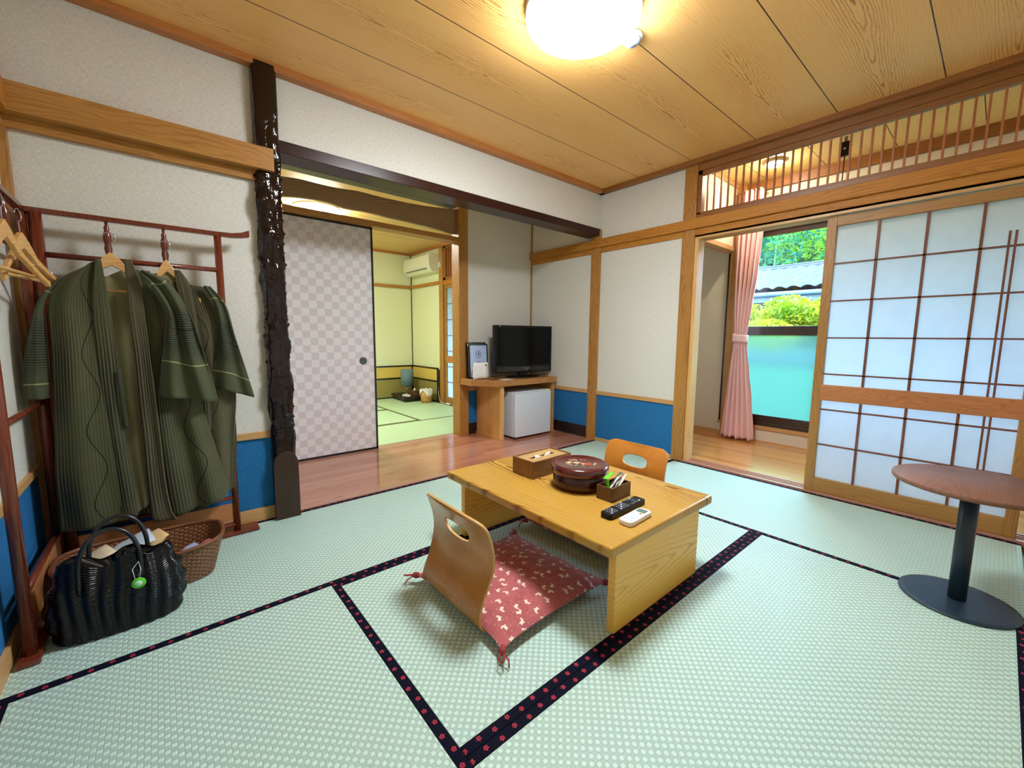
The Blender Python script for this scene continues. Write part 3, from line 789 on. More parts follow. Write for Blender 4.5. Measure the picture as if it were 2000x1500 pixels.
# window of the next room's veranda: window_2
fr = MB().box(XO, XO + 0.08, 4.25, 5.9, 0.2, 0.25).box(XO, XO + 0.08, 4.25, 5.9, 1.95, 2.0).box(XO, XO + 0.08, 5.04, 5.10, 0.2, 2.0).box(XO, XO + 0.08, 4.25, 4.30, 0.2, 2.0).box(XO, XO + 0.08, 5.85, 5.9, 0.2, 2.0)
w2 = struct('window_2', fr, 'aluminium')
obj('pane', MB().box(XO + 0.03, XO + 0.034, 4.28, 5.88, 0.22, 1.98), 'glass', w2)

# shoji: door_1 in front, the far room's door_3
def shoji(name, xf, y0, y1, st, vbars, double=None, z_top=1.742, wide=0.05):
    """y0<y1; frame in the plane x=xf, lattice on the room side"""
    d = struct(name, MB().box(xf, xf + 0.028, y0, y0 + wide * 0.9, 0.013, z_top).box(xf, xf + 0.028, y1 - wide, y1, 0.013, z_top), 'shoji_wood', bevel=0.002)
    r = MB().box(xf, xf + 0.028, y0 + wide * 0.9, y1 - wide, z_top - 0.052, z_top).box(xf, xf + 0.028, y0 + wide * 0.9, y1 - wide, 0.013, 0.105)
    obj('rail', r, 'shoji_wood_y', d, bevel=0.002)
    obj('middle_panel', MB().box(xf - 0.004, xf + 0.024, y0 + 0.006, y1 - wide + 0.006, 0.613, 0.713), 'veneer', d, bevel=0.002)
    k = MB()
    for z in (1.463, 1.236, 1.009, 0.781, 0.554, 0.326):
        k.box(xf + 0.004, xf + 0.020, y0 + wide * 0.9, y1 - wide, z - 0.0045, z + 0.0045)
    for y in vbars:
        k.box(xf + 0.004, xf + 0.022, y - 0.006, y + 0.006, 0.105, z_top - 0.052)
    if double:
        for y in double:
            k.box(xf + 0.002, xf + 0.014, y - 0.0045, y + 0.0045, 0.105, 1.536)
    obj('lattice', k, 'kumiko', d)
    obj('paper', MB().box(xf + 0.021, xf + 0.0225, y0 + 0.03, y1 - 0.03, 0.09, z_top - 0.03), 'shoji', d)
    return d
shoji('door_1', XR - 0.002, -0.137, 0.766, 0, (0.518, 0.316, 0.113), (0.021, 0.000))
shoji('door_3', XR + 0.004, 4.40, 5.306, 0, (5.05, 4.85, 4.65), (4.56, 4.54))
shoji('door_4', XR + 0.035, 3.56, 4.44, 0, (4.22, 4.02, 3.82), None)

# fusuma: door_2
x0f, x1f, yf, zf0, zf1 = 0.50, 1.427, 3.497, 0.008, 1.897
d2 = struct('door_2', MB().box(x0f + 0.012, x1f - 0.012, yf + 0.002, yf + 0.020, zf0 + 0.012, zf1 - 0.014), 'fusuma', origin=(x1f, yf, 0.0))
fm = MB().box(x1f - 0.016, x1f, yf - 0.004, yf + 0.024, zf0, zf1).box(x0f, x0f + 0.016, yf - 0.004, yf + 0.024, zf0, zf1)
fm.box(x0f, x1f, yf - 0.004, yf + 0.024, zf0, zf0 + 0.016).box(x0f, x1f, yf - 0.004, yf + 0.024, zf1 - 0.018, zf1)
fo = bpy.data.objects.new('door_frame', fm.mesh('door_frame', Vector((x1f, yf, 0)))); C.objects.link(fo); fo.parent = d2
fo.data.materials.append(M['lacquer_black'])
hd = MB().lathe([(0.0, 0.004), (0.022, 0.003), (0.027, 0.005), (0.031, 0.004), (0.033, 0.0)], seg=32)
hd.xform(Matrix.Translation((1.318 - x1f, -0.002 + 0.004, 0.785)) @ Matrix.Rotation(PI / 2, 4, 'X'))
ho = bpy.data.objects.new('door_handle', hd.mesh('door_handle')); C.objects.link(ho); ho.parent = d2
ho.data.materials.append(M['handle'])

# knobby lacquered pillar
def pillar():
    mb = MB(); nx = 40; nz = 300
    x0, x1, y0, y1 = 0.428, 0.540, 2.455, 2.565
    cx, cy = (x0 + x1) / 2, (y0 + y1) / 2
    zs = [2.32 * j / nz for j in range(nz + 1)]
    vs = []
    for z in zs:
        for k in range(nx):
            a = 2 * PI * k / nx
            ca, sa = math.cos(a), math.sin(a)
            p = 5.0
            r = 1.0 / ((abs(ca) ** p + abs(sa) ** p) ** (1 / p))
            hx, hy = (x1 - x0) / 2, (y1 - y0) / 2
            x, y = ca * r * hx, sa * r * hy
            amt = min(1, max(0, (z - 0.36) / 0.12)) * min(1, max(0, (2.12 - z) / 0.35))
            g = mnoise.noise(Vector((x * 45, y * 45, z * 3.2))) * 0.0075 - 0.002 * abs(math.sin(k * 1.7))
            b = mnoise.noise(Vector((x * 38 + 9, y * 38, z * 9)))
            b = max(0, b - 0.12) * 0.024
            kn = mnoise.noise(Vector((x * 75, y * 75 + 4, z * 45)))
            b += max(0, kn - 0.22) * 0.02
            sway = 0.002 * math.sin(z * 3.1) * min(1, z)
            q = 1 + amt * (g + b - 0.004) / 0.055
            vs.append((cx + x * q + sway * amt, cy + y * q, z))
    fs = []
    for j in range(nz):
        for k in range(nx):
            k2 = (k + 1) % nx
            fs.append((j * nx + k, j * nx + k2, (j + 1) * nx + k2, (j + 1) * nx + k))
    mb.add(vs, fs, True)
    return mb
pl = thing('log_pillar', 'dark lacquered knobby natural log pillar between the clothes rack wall and the board alcove', 'pillar', (0.484, 2.51, 0))
obj('trunk', pillar(), 'bark', pl)
fp = MB()
pts = [(0.4235, 0.0), (0.545, 0.0), (0.545, 0.30)] + [(0.484 + 0.061 * math.cos(a), 0.30 + 0.075 * math.sin(a)) for a in [PI * i / 12 for i in range(1, 12)]] + [(0.4235, 0.30)]
fp.prism(pts, 0, 0.018)
fp.xform(Matrix.Translation((0, 2.464, 0)) @ Matrix.Rotation(PI / 2, 4, 'X'))
obj('planed_foot', fp, 'bark_foot', pl, bevel=0.002)

struct('wall_light_seal', MB().box(-1.8, -1.7, -1.7, 6.9, -0.2, 2.6).box(-1.8, 4.6, -1.8, -1.7, -0.2, 2.6).box(-1.8, 4.6, 6.9, 7.0, -0.2, 2.6)
       .box(XO + 0.1, XO + 0.18, -1.7, 6.9, 2.2, 2.6).box(XO + 0.1, XO + 0.18, -1.7, 6.9, -0.6, -0.03), 'grey_wall')  # unseen perimeter walls, added to keep sky light from leaking in
struct('ceiling_light_seal', MB().box(-1.8, XO + 0.25, -1.8, 7.0, 2.6, 2.7), 'grey')  # unseen slab added over the ceilings to shut out sun and sky

# ================================================================ TATAMI
def mat(label, cx, cy, L, W, rot, far=False, group=None):
    t = thing('tatami_mat', label, 'tatami mat', (cx, cy, -0.031), group)
    zt = 0.031
    b = MB().box(-L / 2 + 0.0008, L / 2 - 0.0008, -W / 2 + 0.004, W / 2 - 0.004, 0, zt)
    me = b.mesh('woven_mat'); me.materials.append(M['tatami_far' if far else 'tatami'])
    o = bpy.data.objects.new('woven_mat', me); C.objects.link(o); o.parent = t
    for s_ in (-1, 1):
        h = MB().box(-L / 2 + 0.0006, L / 2 - 0.0006, -0.015, 0.015, -0.028, 0.0014)
        me = h.mesh('cloth_border'); me.materials.append(M['heri_far' if far else 'heri'])
        o = bpy.data.objects.new('cloth_border', me); C.objects.link(o); o.parent = t
        o.location = (0, s_ * (W / 2 - 0.0155), zt)
        md = o.modifiers.new('bev', 'BEVEL'); md.width = 0.001; md.segments = 1
    t.rotation_euler = (0, 0, PI / 2 * rot)
    return t
y1, y2, y3, y4 = -0.155, 0.737, 1.655, 2.508
xa, xb, xc, xd, xe = -0.405, 0.495, 1.395, 2.295, 3.190
mat('green tatami mat under the clothes rack, wicker basket and black bag', (xa + xc) / 2, (y3 + y4) / 2, xc - xa, y4 - y3, 0)
mat('green tatami mat between the far end of the low table and the board alcove', (xc + xe) / 2, (y3 + y4) / 2, xe - xc, y4 - y3, 0)
mat('green tatami mat filling the lower left corner of the view', (xa + xb) / 2, (y1 + y3) / 2, y3 - y1, xb - xa, 1)
mat('green tatami mat under the low table and the two red cushions', (xb + xd) / 2, (y2 + y3) / 2, xd - xb, y3 - y2, 0)
mat('bluish green tatami mat nearest the camera, in front of the low table', (xb + xd) / 2, (y1 + y2) / 2, xd - xb, y2 - y1, 0)
mat('green tatami mat along the paper sliding screen, under the round side table', (xd + xe) / 2, (y1 + y3) / 2, y3 - y1, xe - xd, 1)
gf = 'tatami mats of the next room'
mat('pale green tatami mat of the next room, just behind the sill', 1.9, 3.99, 1.8, 0.84, 0, True, gf).name = 'tatami_mat'
mat('pale green tatami mat of the next room, just inside the hidden left part', 0.1, 3.99, 1.8, 0.84, 0, True, gf)
mat('yellow green tatami mat of the next room under the bin and lamp tray', 2.745, 5.35, 1.86, 0.88, 1, True, gf)
mat('yellow green tatami mat of the next room left of the seam by the lamp tray', 1.40, 4.87, 1.8, 0.90, 0, True, gf)
mat('yellow green tatami mat of the next room against its far wall', 1.40, 5.80, 1.8, 0.93, 0, True, gf)

# ================================================================ CEILING LAMPS
cl = thing('ceiling_lamp', 'large round glowing white ceiling lamp above the low table', 'lamp', (1.40, 1.22, CZ))
obj('base_ring', MB().lathe([(0.19, 0.0), (0.222, 0.0), (0.231, -0.012), (0.231, -0.040), (0.19, -0.040)], 1.40, 1.22, CZ, 56), 'white', cl)
obj('lamp_shade', MB().lathe([(0.224, -0.036), (0.229, -0.044), (0.228, -0.056), (0.215, -0.072), (0.17, -0.083), (0.09, -0.091), (0.0, -0.094)], 1.40, 1.22, CZ, 64), 'lamp', cl)
sd = thing('smoke_detector', 'small round white detector on the ceiling beside the big lamp', 'detector', (1.70, 1.19, CZ))
obj('base', MB().lathe([(0.0, 0.0), (0.046, 0.0), (0.047, -0.012), (0.040, -0.014), (0.0, -0.014)], 1.70, 1.19, CZ, 32), 'white', sd)
obj('dome', MB().lathe([(0.036, -0.013), (0.036, -0.026), (0.026, -0.036), (0.0, -0.040)], 1.70, 1.19, CZ, 32), 'paper_blue', sd)
fl = thing('ceiling_lamp', 'glowing round ceiling lamp of the next room seen under the curved dark plank', 'lamp', (1.34, 4.70, 2.305))
obj('base_ring', MB().lathe([(0.19, 0.0), (0.225, 0.0), (0.23, -0.02), (0.19, -0.02)], 1.34, 4.70, 2.305, 48), 'white', fl)
obj('lamp_shade', MB().lathe([(0.229, -0.018), (0.235, -0.045), (0.21, -0.07), (0.12, -0.085), (0.0, -0.09)], 1.34, 4.70, 2.305, 48), 'lamp_far', fl)
el = thing('veranda_ceiling_light', 'small round ceiling light of the veranda seen through the transom slats', 'lamp', (3.98, 1.35, VC))
obj('rim', MB().lathe([(0.0, 0.0), (0.07, 0.0), (0.074, -0.018), (0.055, -0.022), (0.0, -0.02)], 3.98, 1.35, VC, 32), 'white', el)
obj('glow_cap', MB().lathe([(0.052, -0.020), (0.046, -0.042), (0.0, -0.050)], 3.98, 1.35, VC, 32), 'lamp_small', el)
bb = thing('cable_box', 'small black box with a hanging cable seen through the transom slats', 'box', (3.9, 0.864, 2.33))
obj('box', MB().box(3.885, 3.915, 0.835, 0.893, 2.325, 2.425), 'black', bb, bevel=0.003)
obj('cable', MB().tube([(3.9, 0.864, 2.33), (3.9, 0.868, 2.1), (3.902, 0.862, 1.7), (3.9, 0.866, 1.1), (3.9, 0.864, 0.01)], 0.004, 8), 'black', bb)
obj('bracket', MB().box(3.893, 3.907, 0.855, 0.873, 2.42, VC), 'grey', bb)
obj('socket', MB().lathe([(0.0, 0.002), (0.007, 0.002), (0.008, 0.0)], 0, 0, 0, 16).xform(Matrix.Translation((3.884, 0.864, 2.375)) @ Matrix.Rotation(-PI / 2, 4, 'Y')), 'silver', bb)

# ================================================================ LOW TABLE
tb_ = thing('low_table', 'low yellow wooden table with two slab legs in the middle of the room', 'table', (1.393, 1.222, 0.0))
obj('tabletop', MB().box(1.040, 1.745, 0.732, 1.712, 0.303, 0.340), 'table', tb_, bevel=0.009, seg=3)
for ya, yb in ((0.760, 0.790), (1.654, 1.684)):
    lb = MB().box(1.107, 1.690, ya, yb, 0.0015, 0.303)
    obj('leg', lb, 'table_leg', tb_, bevel=0.002)
obj('stretcher', MB().box(1.375, 1.405, 0.79, 1.654, 0.235, 0.303), 'table_leg', tb_, bevel=0.002)

# ---- legless chairs
from mathutils.geometry import delaunay_2d_cdt
def zaisu(name, label, x, y, flip):
    prof = [(0.400, 0.012), (0.20, 0.008), (0.08, 0.008), (0.03, 0.014), (0.004, 0.034), (-0.004, 0.066), (0.004, 0.10), (0.022, 0.15), (0.037, 0.20), (0.042, 0.245), (0.036, 0.29), (0.022, 0.335), (0.004, 0.375), (-0.010, 0.398)]
    # dense arc-length curve
    P = []
    for i in range(len(prof) - 1):
        p0 = Vector(prof[max(i - 1, 0)]); p1 = Vector(prof[i]); p2 = Vector(prof[i + 1]); p3 = Vector(prof[min(i + 2, len(prof) - 1)])
        for k in range(10):
            a = k / 10
            P.append(0.5 * ((2 * p1) + (-p0 + p2) * a + (2 * p0 - 5 * p1 + 4 * p2 - p3) * a * a + (-p0 + 3 * p1 - 3 * p2 + p3) * a ** 3))
    P.append(Vector(prof[-1]))
    S = [0.0]
    for i in range(1, len(P)): S.append(S[-1] + (P[i] - P[i - 1]).length)
    T = S[-1]
    def at(s):
        s = max(0, min(T, s))
        for i in range(1, len(S)):
            if S[i] >= s:
                a = (s - S[i - 1]) / max(1e-9, S[i] - S[i - 1]); return P[i - 1].lerp(P[i], a)
        return P[-1]
    hw = 0.196
    sh = next(S[i] for i in range(len(P)) if P[i].y > 0.300 and P[i].x < 0.1)
    bend = next(S[i] for i in range(len(P)) if P[i].x < 0.01)
    def half(s):     # half width along the sheet: slight waist below the hole, rounded top
        z = s - bend
        return hw - 0.010 * math.exp(-((z - 0.10) / 0.07) ** 2) if z > -0.05 else hw
    pts = []; n_out = 0
    out = []
    rc = 0.045
    ss = [T * i / 60 for i in range(61)]
    for s in ss:
        if s < 0.03: r = half(s) - (0.03 - math.sqrt(max(0, 0.03 ** 2 - (0.03 - s) ** 2)))
        elif s > T - rc: d = s - (T - rc); r = half(s) - (rc - math.sqrt(max(0, rc * rc - d * d)))
        else: r = half(s)
        out.append((r, s))
    out += [(-r, s) for r, s in out[::-1]]
    for s, r in ((0, 0),): pass
    hole = []
    for i in range(36):
        a = 2 * PI * i / 36; c_, s_ = math.cos(a), math.sin(a); e = 2.6
        hole.append((0.078 * math.copysign(abs(c_) ** (2 / e), c_), sh + 0.033 * math.copysign(abs(s_) ** (2 / e), s_)))
    V = [Vector(p) for p in out + hole]
    no = len(out); nh = len(hole)
    E_ = [(i, (i + 1) % no) for i in range(no)] + [(no + i, no + (i + 1) % nh) for i in range(nh)]
    def inside(p, poly):
        c = False; n = len(poly); j = n - 1
        for i in range(n):
            if (poly[i][1] > p[1]) != (poly[j][1] > p[1]) and p[0] < (poly[j][0] - poly[i][0]) * (p[1] - poly[i][1]) / (poly[j][1] - poly[i][1]) + poly[i][0]: c = not c
            j = i
        return c
    ny = 26
    for j in range(1, 60):
        for i in range(-ny + 1, ny):
            p = (i * hw / ny, T * j / 60)
            if inside((p[0] * 1.02, p[1]), out) and not inside(p, [(h[0] * 1.06, sh + (h[1] - sh) * 1.12) for h in hole]): V.append(Vector(p))
    r = delaunay_2d_cdt(V, E_, [], 0, 1e-6)
    vv, ff = r[0], r[2]
    vs = []
    for p in vv:
        q = at(p[1])
        up = max(0, (q.y - 0.05)) / 0.35 if q.x < 0.2 else 0
        cup = 0.018 * up * (p[0] / hw) ** 2                     # sheet wraps forward a little at its sides
        dent = -0.006 * math.exp(-((p[1] - sh + 0.085) / 0.03) ** 2) * (1 - min(1, (p[0] / 0.15)) ** 2 if abs(p[0]) < 0.15 else 0)
        vs.append((q.x + cup + dent, p[0], q.y))
    fs = []
    for f in ff:
        c_ = (sum(vv[i][0] for i in f) / len(f), sum(vv[i][1] for i in f) / len(f))
        if inside(c_, out) and not inside(c_, hole): fs.append(tuple(f))
    t = thing(name, label, 'chair', (x, y, 0.0))
    seat = [f for f in fs if sum(vv[i][1] for i in f) / len(f) < bend - 0.03]
    back = [f for f in fs if sum(vv[i][1] for i in f) / len(f) >= bend - 0.03]
    for nm, fl_ in (('backrest', back), ('seat', seat)):
        used = sorted({i for f in fl_ for i in f}); ix = {a: b for b, a in enumerate(used)}
        mb = MB().add([vs[i] for i in used], [tuple(ix[i] for i in f) for f in fl_], True)
        me = mb.mesh(nm); bm = bmesh.new(); bm.from_mesh(me); bmesh.ops.recalc_face_normals(bm, faces=bm.faces); bm.to_mesh(me); bm.free()
        me.materials.append(M['ply']); me.materials.append(M['ply_edge'])
        o = bpy.data.objects.new(nm, me); C.objects.link(o); o.parent = t
        md = o.modifiers.new('thick', 'SOLIDIFY'); md.thickness = 0.010; md.offset = 0; md.material_offset_rim = 1
        md2 = o.modifiers.new('bev', 'BEVEL'); md2.width = 0.002; md2.segments = 2; md2.limit_method = 'ANGLE'; md2.angle_limit = math.radians(50)
    if flip: t.rotation_euler = (0, 0, PI)
    return t
z1_ = zaisu('legless_chair', 'curved plywood legless chair, back to the camera, left of the low table', 0.752, 1.222, False)
z2_ = dup(z1_, (2.055, 1.290, 0.0), PI, 'curved plywood legless chair on the far right side of the low table')

# ---- cushions
def cushion(label, cx, cy, rot=0.0):
    t = thing('floor_cushion', label, 'cushion', (cx, cy, 0.018))
    N = 44; H = 0.262
    def pos(u, v, top):
        a, b = u * 2 - 1, v * 2 - 1
        x = a * (H - 0.010 * (1 - b * b)) ; y = b * (H - 0.010 * (1 - a * a))
        # corners drawn out to points
        cn = (abs(a) * abs(b)) ** 6
        x *= 1 + 0.03 * cn; y *= 1 + 0.03 * cn
        e = max(0, 1 - abs(a) ** 3.2) * max(0, 1 - abs(b) ** 3.2)
        e = e ** 0.62
        wr = mnoise.noise(Vector((a * 3.2, b * 3.2, 1.7))) * 0.008 + mnoise.noise(Vector((a * 9, b * 9, 4.0))) * 0.0028
        ed = 0.022 - 0.004 * cn
        if top: z = ed + e * 0.042 + wr * min(1, e * 3)
        else: z = ed * (1 - min(1, e * 5)) + 0.002
        return (x, y, z)
    mb = MB().grid(lambda u, v: pos(u, v, True), N, N).grid(lambda u, v: pos(u, v, False), N, N, flip=True)
    me = mb.mesh('cushion_cover', merge=True); me.materials.append(M['cushion'])
    for p in me.polygons: p.use_smooth = True
    o = bpy.data.objects.new('cushion_cover', me); C.objects.link(o); o.parent = t
    pm = MB()
    seam = []
    for k in range(160):
        q = k / 40; sd_ = int(q); fr_ = q - sd_
        u, v = ((fr_, 0), (1, fr_), (1 - fr_, 1), (0, 1 - fr_))[sd_]
        seam.append(Vector(pos(u, v, True)))
    pm.tube(seam, 0.0028, 6, closed=True)
    me = pm.mesh('piping'); me.materials.append(M['cushion']); o = bpy.data.objects.new('piping', me); C.objects.link(o); o.parent = t
    for sx, sy in ((1, 1), (1, -1), (-1, 1), (-1, -1)):
        c0 = Vector((sx * 0.269, sy * 0.269, 0.016))
        d = Vector((sx, sy, 0)).normalized(); q = Vector((-d.y, d.x, 0))
        tm = MB().tube([c0 - d * 0.012, c0, c0 + d * 0.014], [0.010, 0.013, 0.009], 10)
        tm.tube([c0 + d * 0.01, c0 + d * 0.035 + q * 0.012 + Vector((0, 0, 0.004)), c0 + d * 0.05 + q * 0.004, c0 + d * 0.035 - q * 0.010 - Vector((0, 0, 0.006)), c0 + d * 0.014 - q * 0.004], 0.0028, 6)
        tm.tube([c0 + d * 0.01, c0 + d * 0.03 + q * 0.022 - Vector((0, 0, 0.008)), c0 + d * 0.040 + q * 0.024 - Vector((0, 0, 0.027))], 0.0026, 6)
        me = tm.mesh('tassel'); me.materials.append(M['tassel']); o = bpy.data.objects.new('tassel', me); C.objects.link(o); o.parent = t
    t.rotation_euler = (0, 0, rot)
    return t
c1_ = cushion('dusty red floor cushion with white rabbit print on the near left chair', 1.012, 1.192, math.radians(1.5))
dup(c1_, (1.70, 1.285, 0.018), math.radians(182), 'dusty red rabbit print cushion mostly hidden under the low table')

# ---- on the table
ZT = 0.3402
tx = thing('tissue_box', 'brown wooden tissue box with a slotted lid on the low table', 'tissue box', (1.412, 1.428, ZT))
def rbox(mb, cx, cy, L, W, z0, z1, a):
    s0 = len(mb.v); mb.box(-L / 2, L / 2, -W / 2, W / 2, z0, z1)
    return mb.xform(Matrix.Translation((cx, cy, 0)) @ Matrix.Rotation(a, 4, 'Z'), s0)
A_ = math.radians(1.5)
def rot_in(mb, cx, cy, a, s0=0): return mb.xform(Matrix.Translation((cx, cy, 0)) @ Matrix.Rotation(a, 4, 'Z'), s0)
b = MB().box(-0.132, 0.132, -0.072, -0.064, ZT, ZT + 0.082).box(-0.132, 0.132, 0.064, 0.072, ZT, ZT + 0.082).box(-0.132, -0.124, -0.064, 0.064, ZT, ZT + 0.082).box(0.124, 0.132, -0.064, 0.064, ZT, ZT + 0.082).box(-0.124, 0.124, -0.064, 0.064, ZT, ZT + 0.006)
obj('box', rot_in(b, 1.415, 1.425, A_), 'tissue_box', tx, bevel=0.001)
b = MB().box(-0.124, 0.124, -0.064, -0.010, ZT + 0.070, ZT + 0.076).box(-0.124, 0.124, 0.010, 0.064, ZT + 0.070, ZT + 0.076).box(-0.124, -0.080, -0.010, 0.010, ZT + 0.070, ZT + 0.076).box(0.080, 0.124, -0.010, 0.010, ZT + 0.070, ZT + 0.076)
obj('lid', rot_in(b, 1.415, 1.425, A_), 'tissue_lid', tx)
b = MB().grid(lambda u, v: (-0.055 + u * 0.11, (v - 0.5) * 0.012 + 0.004 * math.sin(u * 9), ZT + 0.068 + 0.017 * math.sin(PI * v) * (0.6 + 0.4 * math.sin(u * 7 + 1))), 16, 8)
o = obj('tissue', rot_in(b, 1.415, 1.425, A_), 'paper', tx, solid=0.0008)

lb = thing('lacquer_box', 'round dark red lacquered box with a painted flower lid on the low table', 'box', (1.402, 1.172, ZT))
obj('body', MB().lathe([(0.0, 0.0), (0.112, 0.0), (0.117, 0.004), (0.1185, 0.02), (0.1185, 0.085), (0.112, 0.085)], 1.402, 1.172, ZT, 72), 'lacquer', lb)
ld = obj('lid', MB().lathe([(0.121, 0.068), (0.126, 0.069), (0.1275, 0.074), (0.1275, 0.094), (0.124, 0.1015), (0.116, 0.1045), (0.108, 0.1045), (0.104, 0.1030), (0.0, 0.1030)], 1.402, 1.172, ZT, 72), 'lacquer_lid', lb)
def petals(mb, cx, cy, z, r, n=5, a0=0.0, w_=0.5):
    for k in range(n):
        a = a0 + 2 * PI * k / n
        pts = []
        for i in range(12):
            t = 2 * PI * i / 12
            px, py = r * 0.55 + r * 0.45 * math.cos(t), r * w_ * 0.62 * math.sin(t)
            pts.append((cx + px * math.cos(a) - py * math.sin(a), cy + px * math.sin(a) + py * math.cos(a)))
        mb.prism(pts, z, z + 0.0005)
    return mb
zl = ZT + 0.1031
random.seed(3)
pg = MB()
for (dx, dy, r) in ((-0.045, 0.03, 0.014), (-0.02, 0.008, 0.010), (-0.005, -0.026, 0.011), (0.012, 0.046, 0.009)): petals(pg, 1.402 + dx, 1.172 + dy, zl, r, 5, dx * 50)
for k in range(16):
    a = random.uniform(0, 2 * PI); rr = random.uniform(0.01, 0.062)
    petals(pg, 1.402 - 0.012 + rr * math.cos(a), 1.172 + 0.006 + 0.8 * rr * math.sin(a), zl, random.uniform(0.006, 0.010), 2, a, 0.6)
for k in range(4): petals(pg, 1.402 + 0.022 + k * 0.008, 1.172 - 0.062 + k * 0.004, zl, 0.007, 3, k)
obj('painted_leaves', pg, 'gold', ld)
obj('painted_blossom', petals(petals(MB(), 1.410, 1.135, zl + 0.0004, 0.017, 6, 0.3, 0.7), 1.398, 1.158, zl + 0.0004, 0.007, 5), 'coral', ld)
obj('pale_blossom', petals(petals(MB(), 1.388, 1.178, zl + 0.0004, 0.013, 5, 0.2, 0.7), 1.370, 1.205, zl + 0.0004, 0.009, 5), 'silver_paint', ld)

sb = thing('snack_box', 'small open dark wooden box of sweets beside the lacquered box', 'box', (1.409, 0.993, ZT))
b = MB().box(-0.068, 0.068, -0.038, -0.032, 0, 0.058).box(-0.068, 0.068, 0.032, 0.038, 0, 0.058).box(-0.068, -0.062, -0.032, 0.032, 0, 0.058).box(0.062, 0.068, -0.032, 0.032, 0, 0.058).box(-0.062, 0.062, -0.032, 0.032, 0, 0.005)
b.xform(Matrix.Translation((1.409, 0.993, ZT)) @ Matrix.Rotation(math.radians(2), 4, 'Z'))
obj('tray', b, 'walnut', sb, bevel=0.0008)
def packet(label, name, mat_, p0, p1, w_, thick=0.006, up=Vector((0, 0, 1)), bend=0.0, col2=None, group=None, cat='packet'):
    p0, p1 = Vector(p0), Vector(p1); d = (p1 - p0); L = d.length; d.normalize(); sd_ = d.cross(up).normalized(); nn = sd_.cross(d)
    def f(sg):
        def g(u, v):
            a = u * 2 - 1; e = (1 - abs(a) ** 3) * (1 - abs(2 * v - 1) ** 5)
            wv = 0.0012 * math.sin(v * 14 + a * 3)
            return p0 + d * (v * L) + sd_ * (a * w_ / 2) + nn * (sg * thick / 2 * e + bend * math.sin(PI * v) + wv)
        return g
    mb = MB().grid(f(1), 6, 14).grid(f(-1), 6, 14, flip=True)
    o = obj(name, mb, mat_, origin=p0, merge=True)
    return tag(o, label, cat, group)
M['green_foil'] = plain('lime_green_foil', (110, 200, 40), 0.35)
M['brown_foil'] = plain('brown_silver_foil', (120, 112, 98), 0.3, metal=0.4)
M['pale_foil'] = plain('cream_foil', (214, 204, 176), 0.35)
M['dark_foil'] = plain('dark_brown_foil', (70, 58, 46), 0.35)
gz = ZT
tg = MB()
packet('lime green folded foil packet sticking out of the small dark box', 'candy_packet', 'green_foil', (1.368, 0.990, gz + 0.010), (1.374, 1.004, gz + 0.084), 0.020, 0.004, Vector((1, 0, 0)))
packet('lime green foil strip lying across the rear of the small dark box', 'candy_packet', 'green_foil', (1.366, 1.008, gz + 0.080), (1.440, 1.022, gz + 0.088), 0.022, 0.004)
packet('brown silver stick packet leaning in the small dark box, the lowest of three', 'stick_packet', 'dark_foil', (1.374, 0.984, gz + 0.022), (1.452, 0.988, gz + 0.072), 0.020, 0.008)
packet('grey stick packet leaning in the small dark box, the middle of three', 'stick_packet', 'brown_foil', (1.378, 1.000, gz + 0.032), (1.470, 0.998, gz + 0.088), 0.022, 0.008)
packet('cream stick packet leaning in the small dark box, the nearest of three', 'stick_packet', 'pale_foil', (1.384, 0.975, gz + 0.024), (1.478, 0.980, gz + 0.086), 0.014, 0.007)

# remotes
def slab(mb, L, W, z0, z1, r, taper=0.0, n=8):
    pts = []
    for sx, sy, a0 in ((1, 1, 0), (-1, 1, PI / 2), (-1, -1, PI), (1, -1, 3 * PI / 2)):
        for i in range(n + 1):
            a = a0 + PI / 2 * i / n
            pts.append((sx * (L / 2 - r) + r * math.cos(a), sy * (W / 2 - r) * (1 + taper * sx) + r * math.sin(a)))
    return mb.prism(pts, z0, z1)
def placed(mb, cx, cy, z, a, s0=0): return mb.xform(Matrix.Translation((cx, cy, z)) @ Matrix.Rotation(a, 4, 'Z'), s0)
rm = thing('tv_remote', 'black television remote with rows of small buttons on the low table', 'remote', (1.322, 0.884, ZT))
ra = math.radians(1.5)
obj('body', placed(slab(MB(), 0.238, 0.052, 0.0, 0.021, 0.013, 0.06), 1.322, 0.884, ZT, ra), 'black', rm, bevel=0.004, seg=3)
bc = MB()
for i in range(13):
    for j in range(4):
        if i in (3, 8) or (i > 8 and j in (1, 2)): continue
        b = MB(); slab(b, 0.0095, 0.0058, 0.021, 0.0230, 0.0022, 0, 3)
        b.xform(Matrix.Translation((-0.100 + i * 0.0152, -0.016 + j * 0.0108, 0)))
        obj('button', placed(b, 1.322, 0.884, ZT, ra), 'grey' if (i * 3 + j) % 4 else 'paper_blue', rm)
bc.lathe([(0.0, 0.0235), (0.010, 0.0235), (0.011, 0.021)], 0.060, 0.0, 0, 20)
obj('round_button', placed(bc, 1.322, 0.884, ZT, ra), 'slate', rm)
rd = MB(); slab(rd, 0.008, 0.007, 0.021, 0.0232, 0.002, 0, 3)
for q in range(len(rd.v)): rd.v[q] = rd.v[q] + Vector((0.108, 0.014, 0))
M['red'] = plain('red_rubber', (200, 50, 40), 0.5); M['orange'] = plain('orange_rubber', (226, 160, 70), 0.5); M['lcd'] = plain('grey_green_lcd', (98, 122, 116), 0.25)
obj('power_button', placed(rd, 1.322, 0.884, ZT, ra), 'red', rm)
ar = thing('air_conditioner_remote', 'white air conditioner remote with a small grey display on the low table', 'remote', (1.285, 0.807, ZT))
aa = math.radians(3)
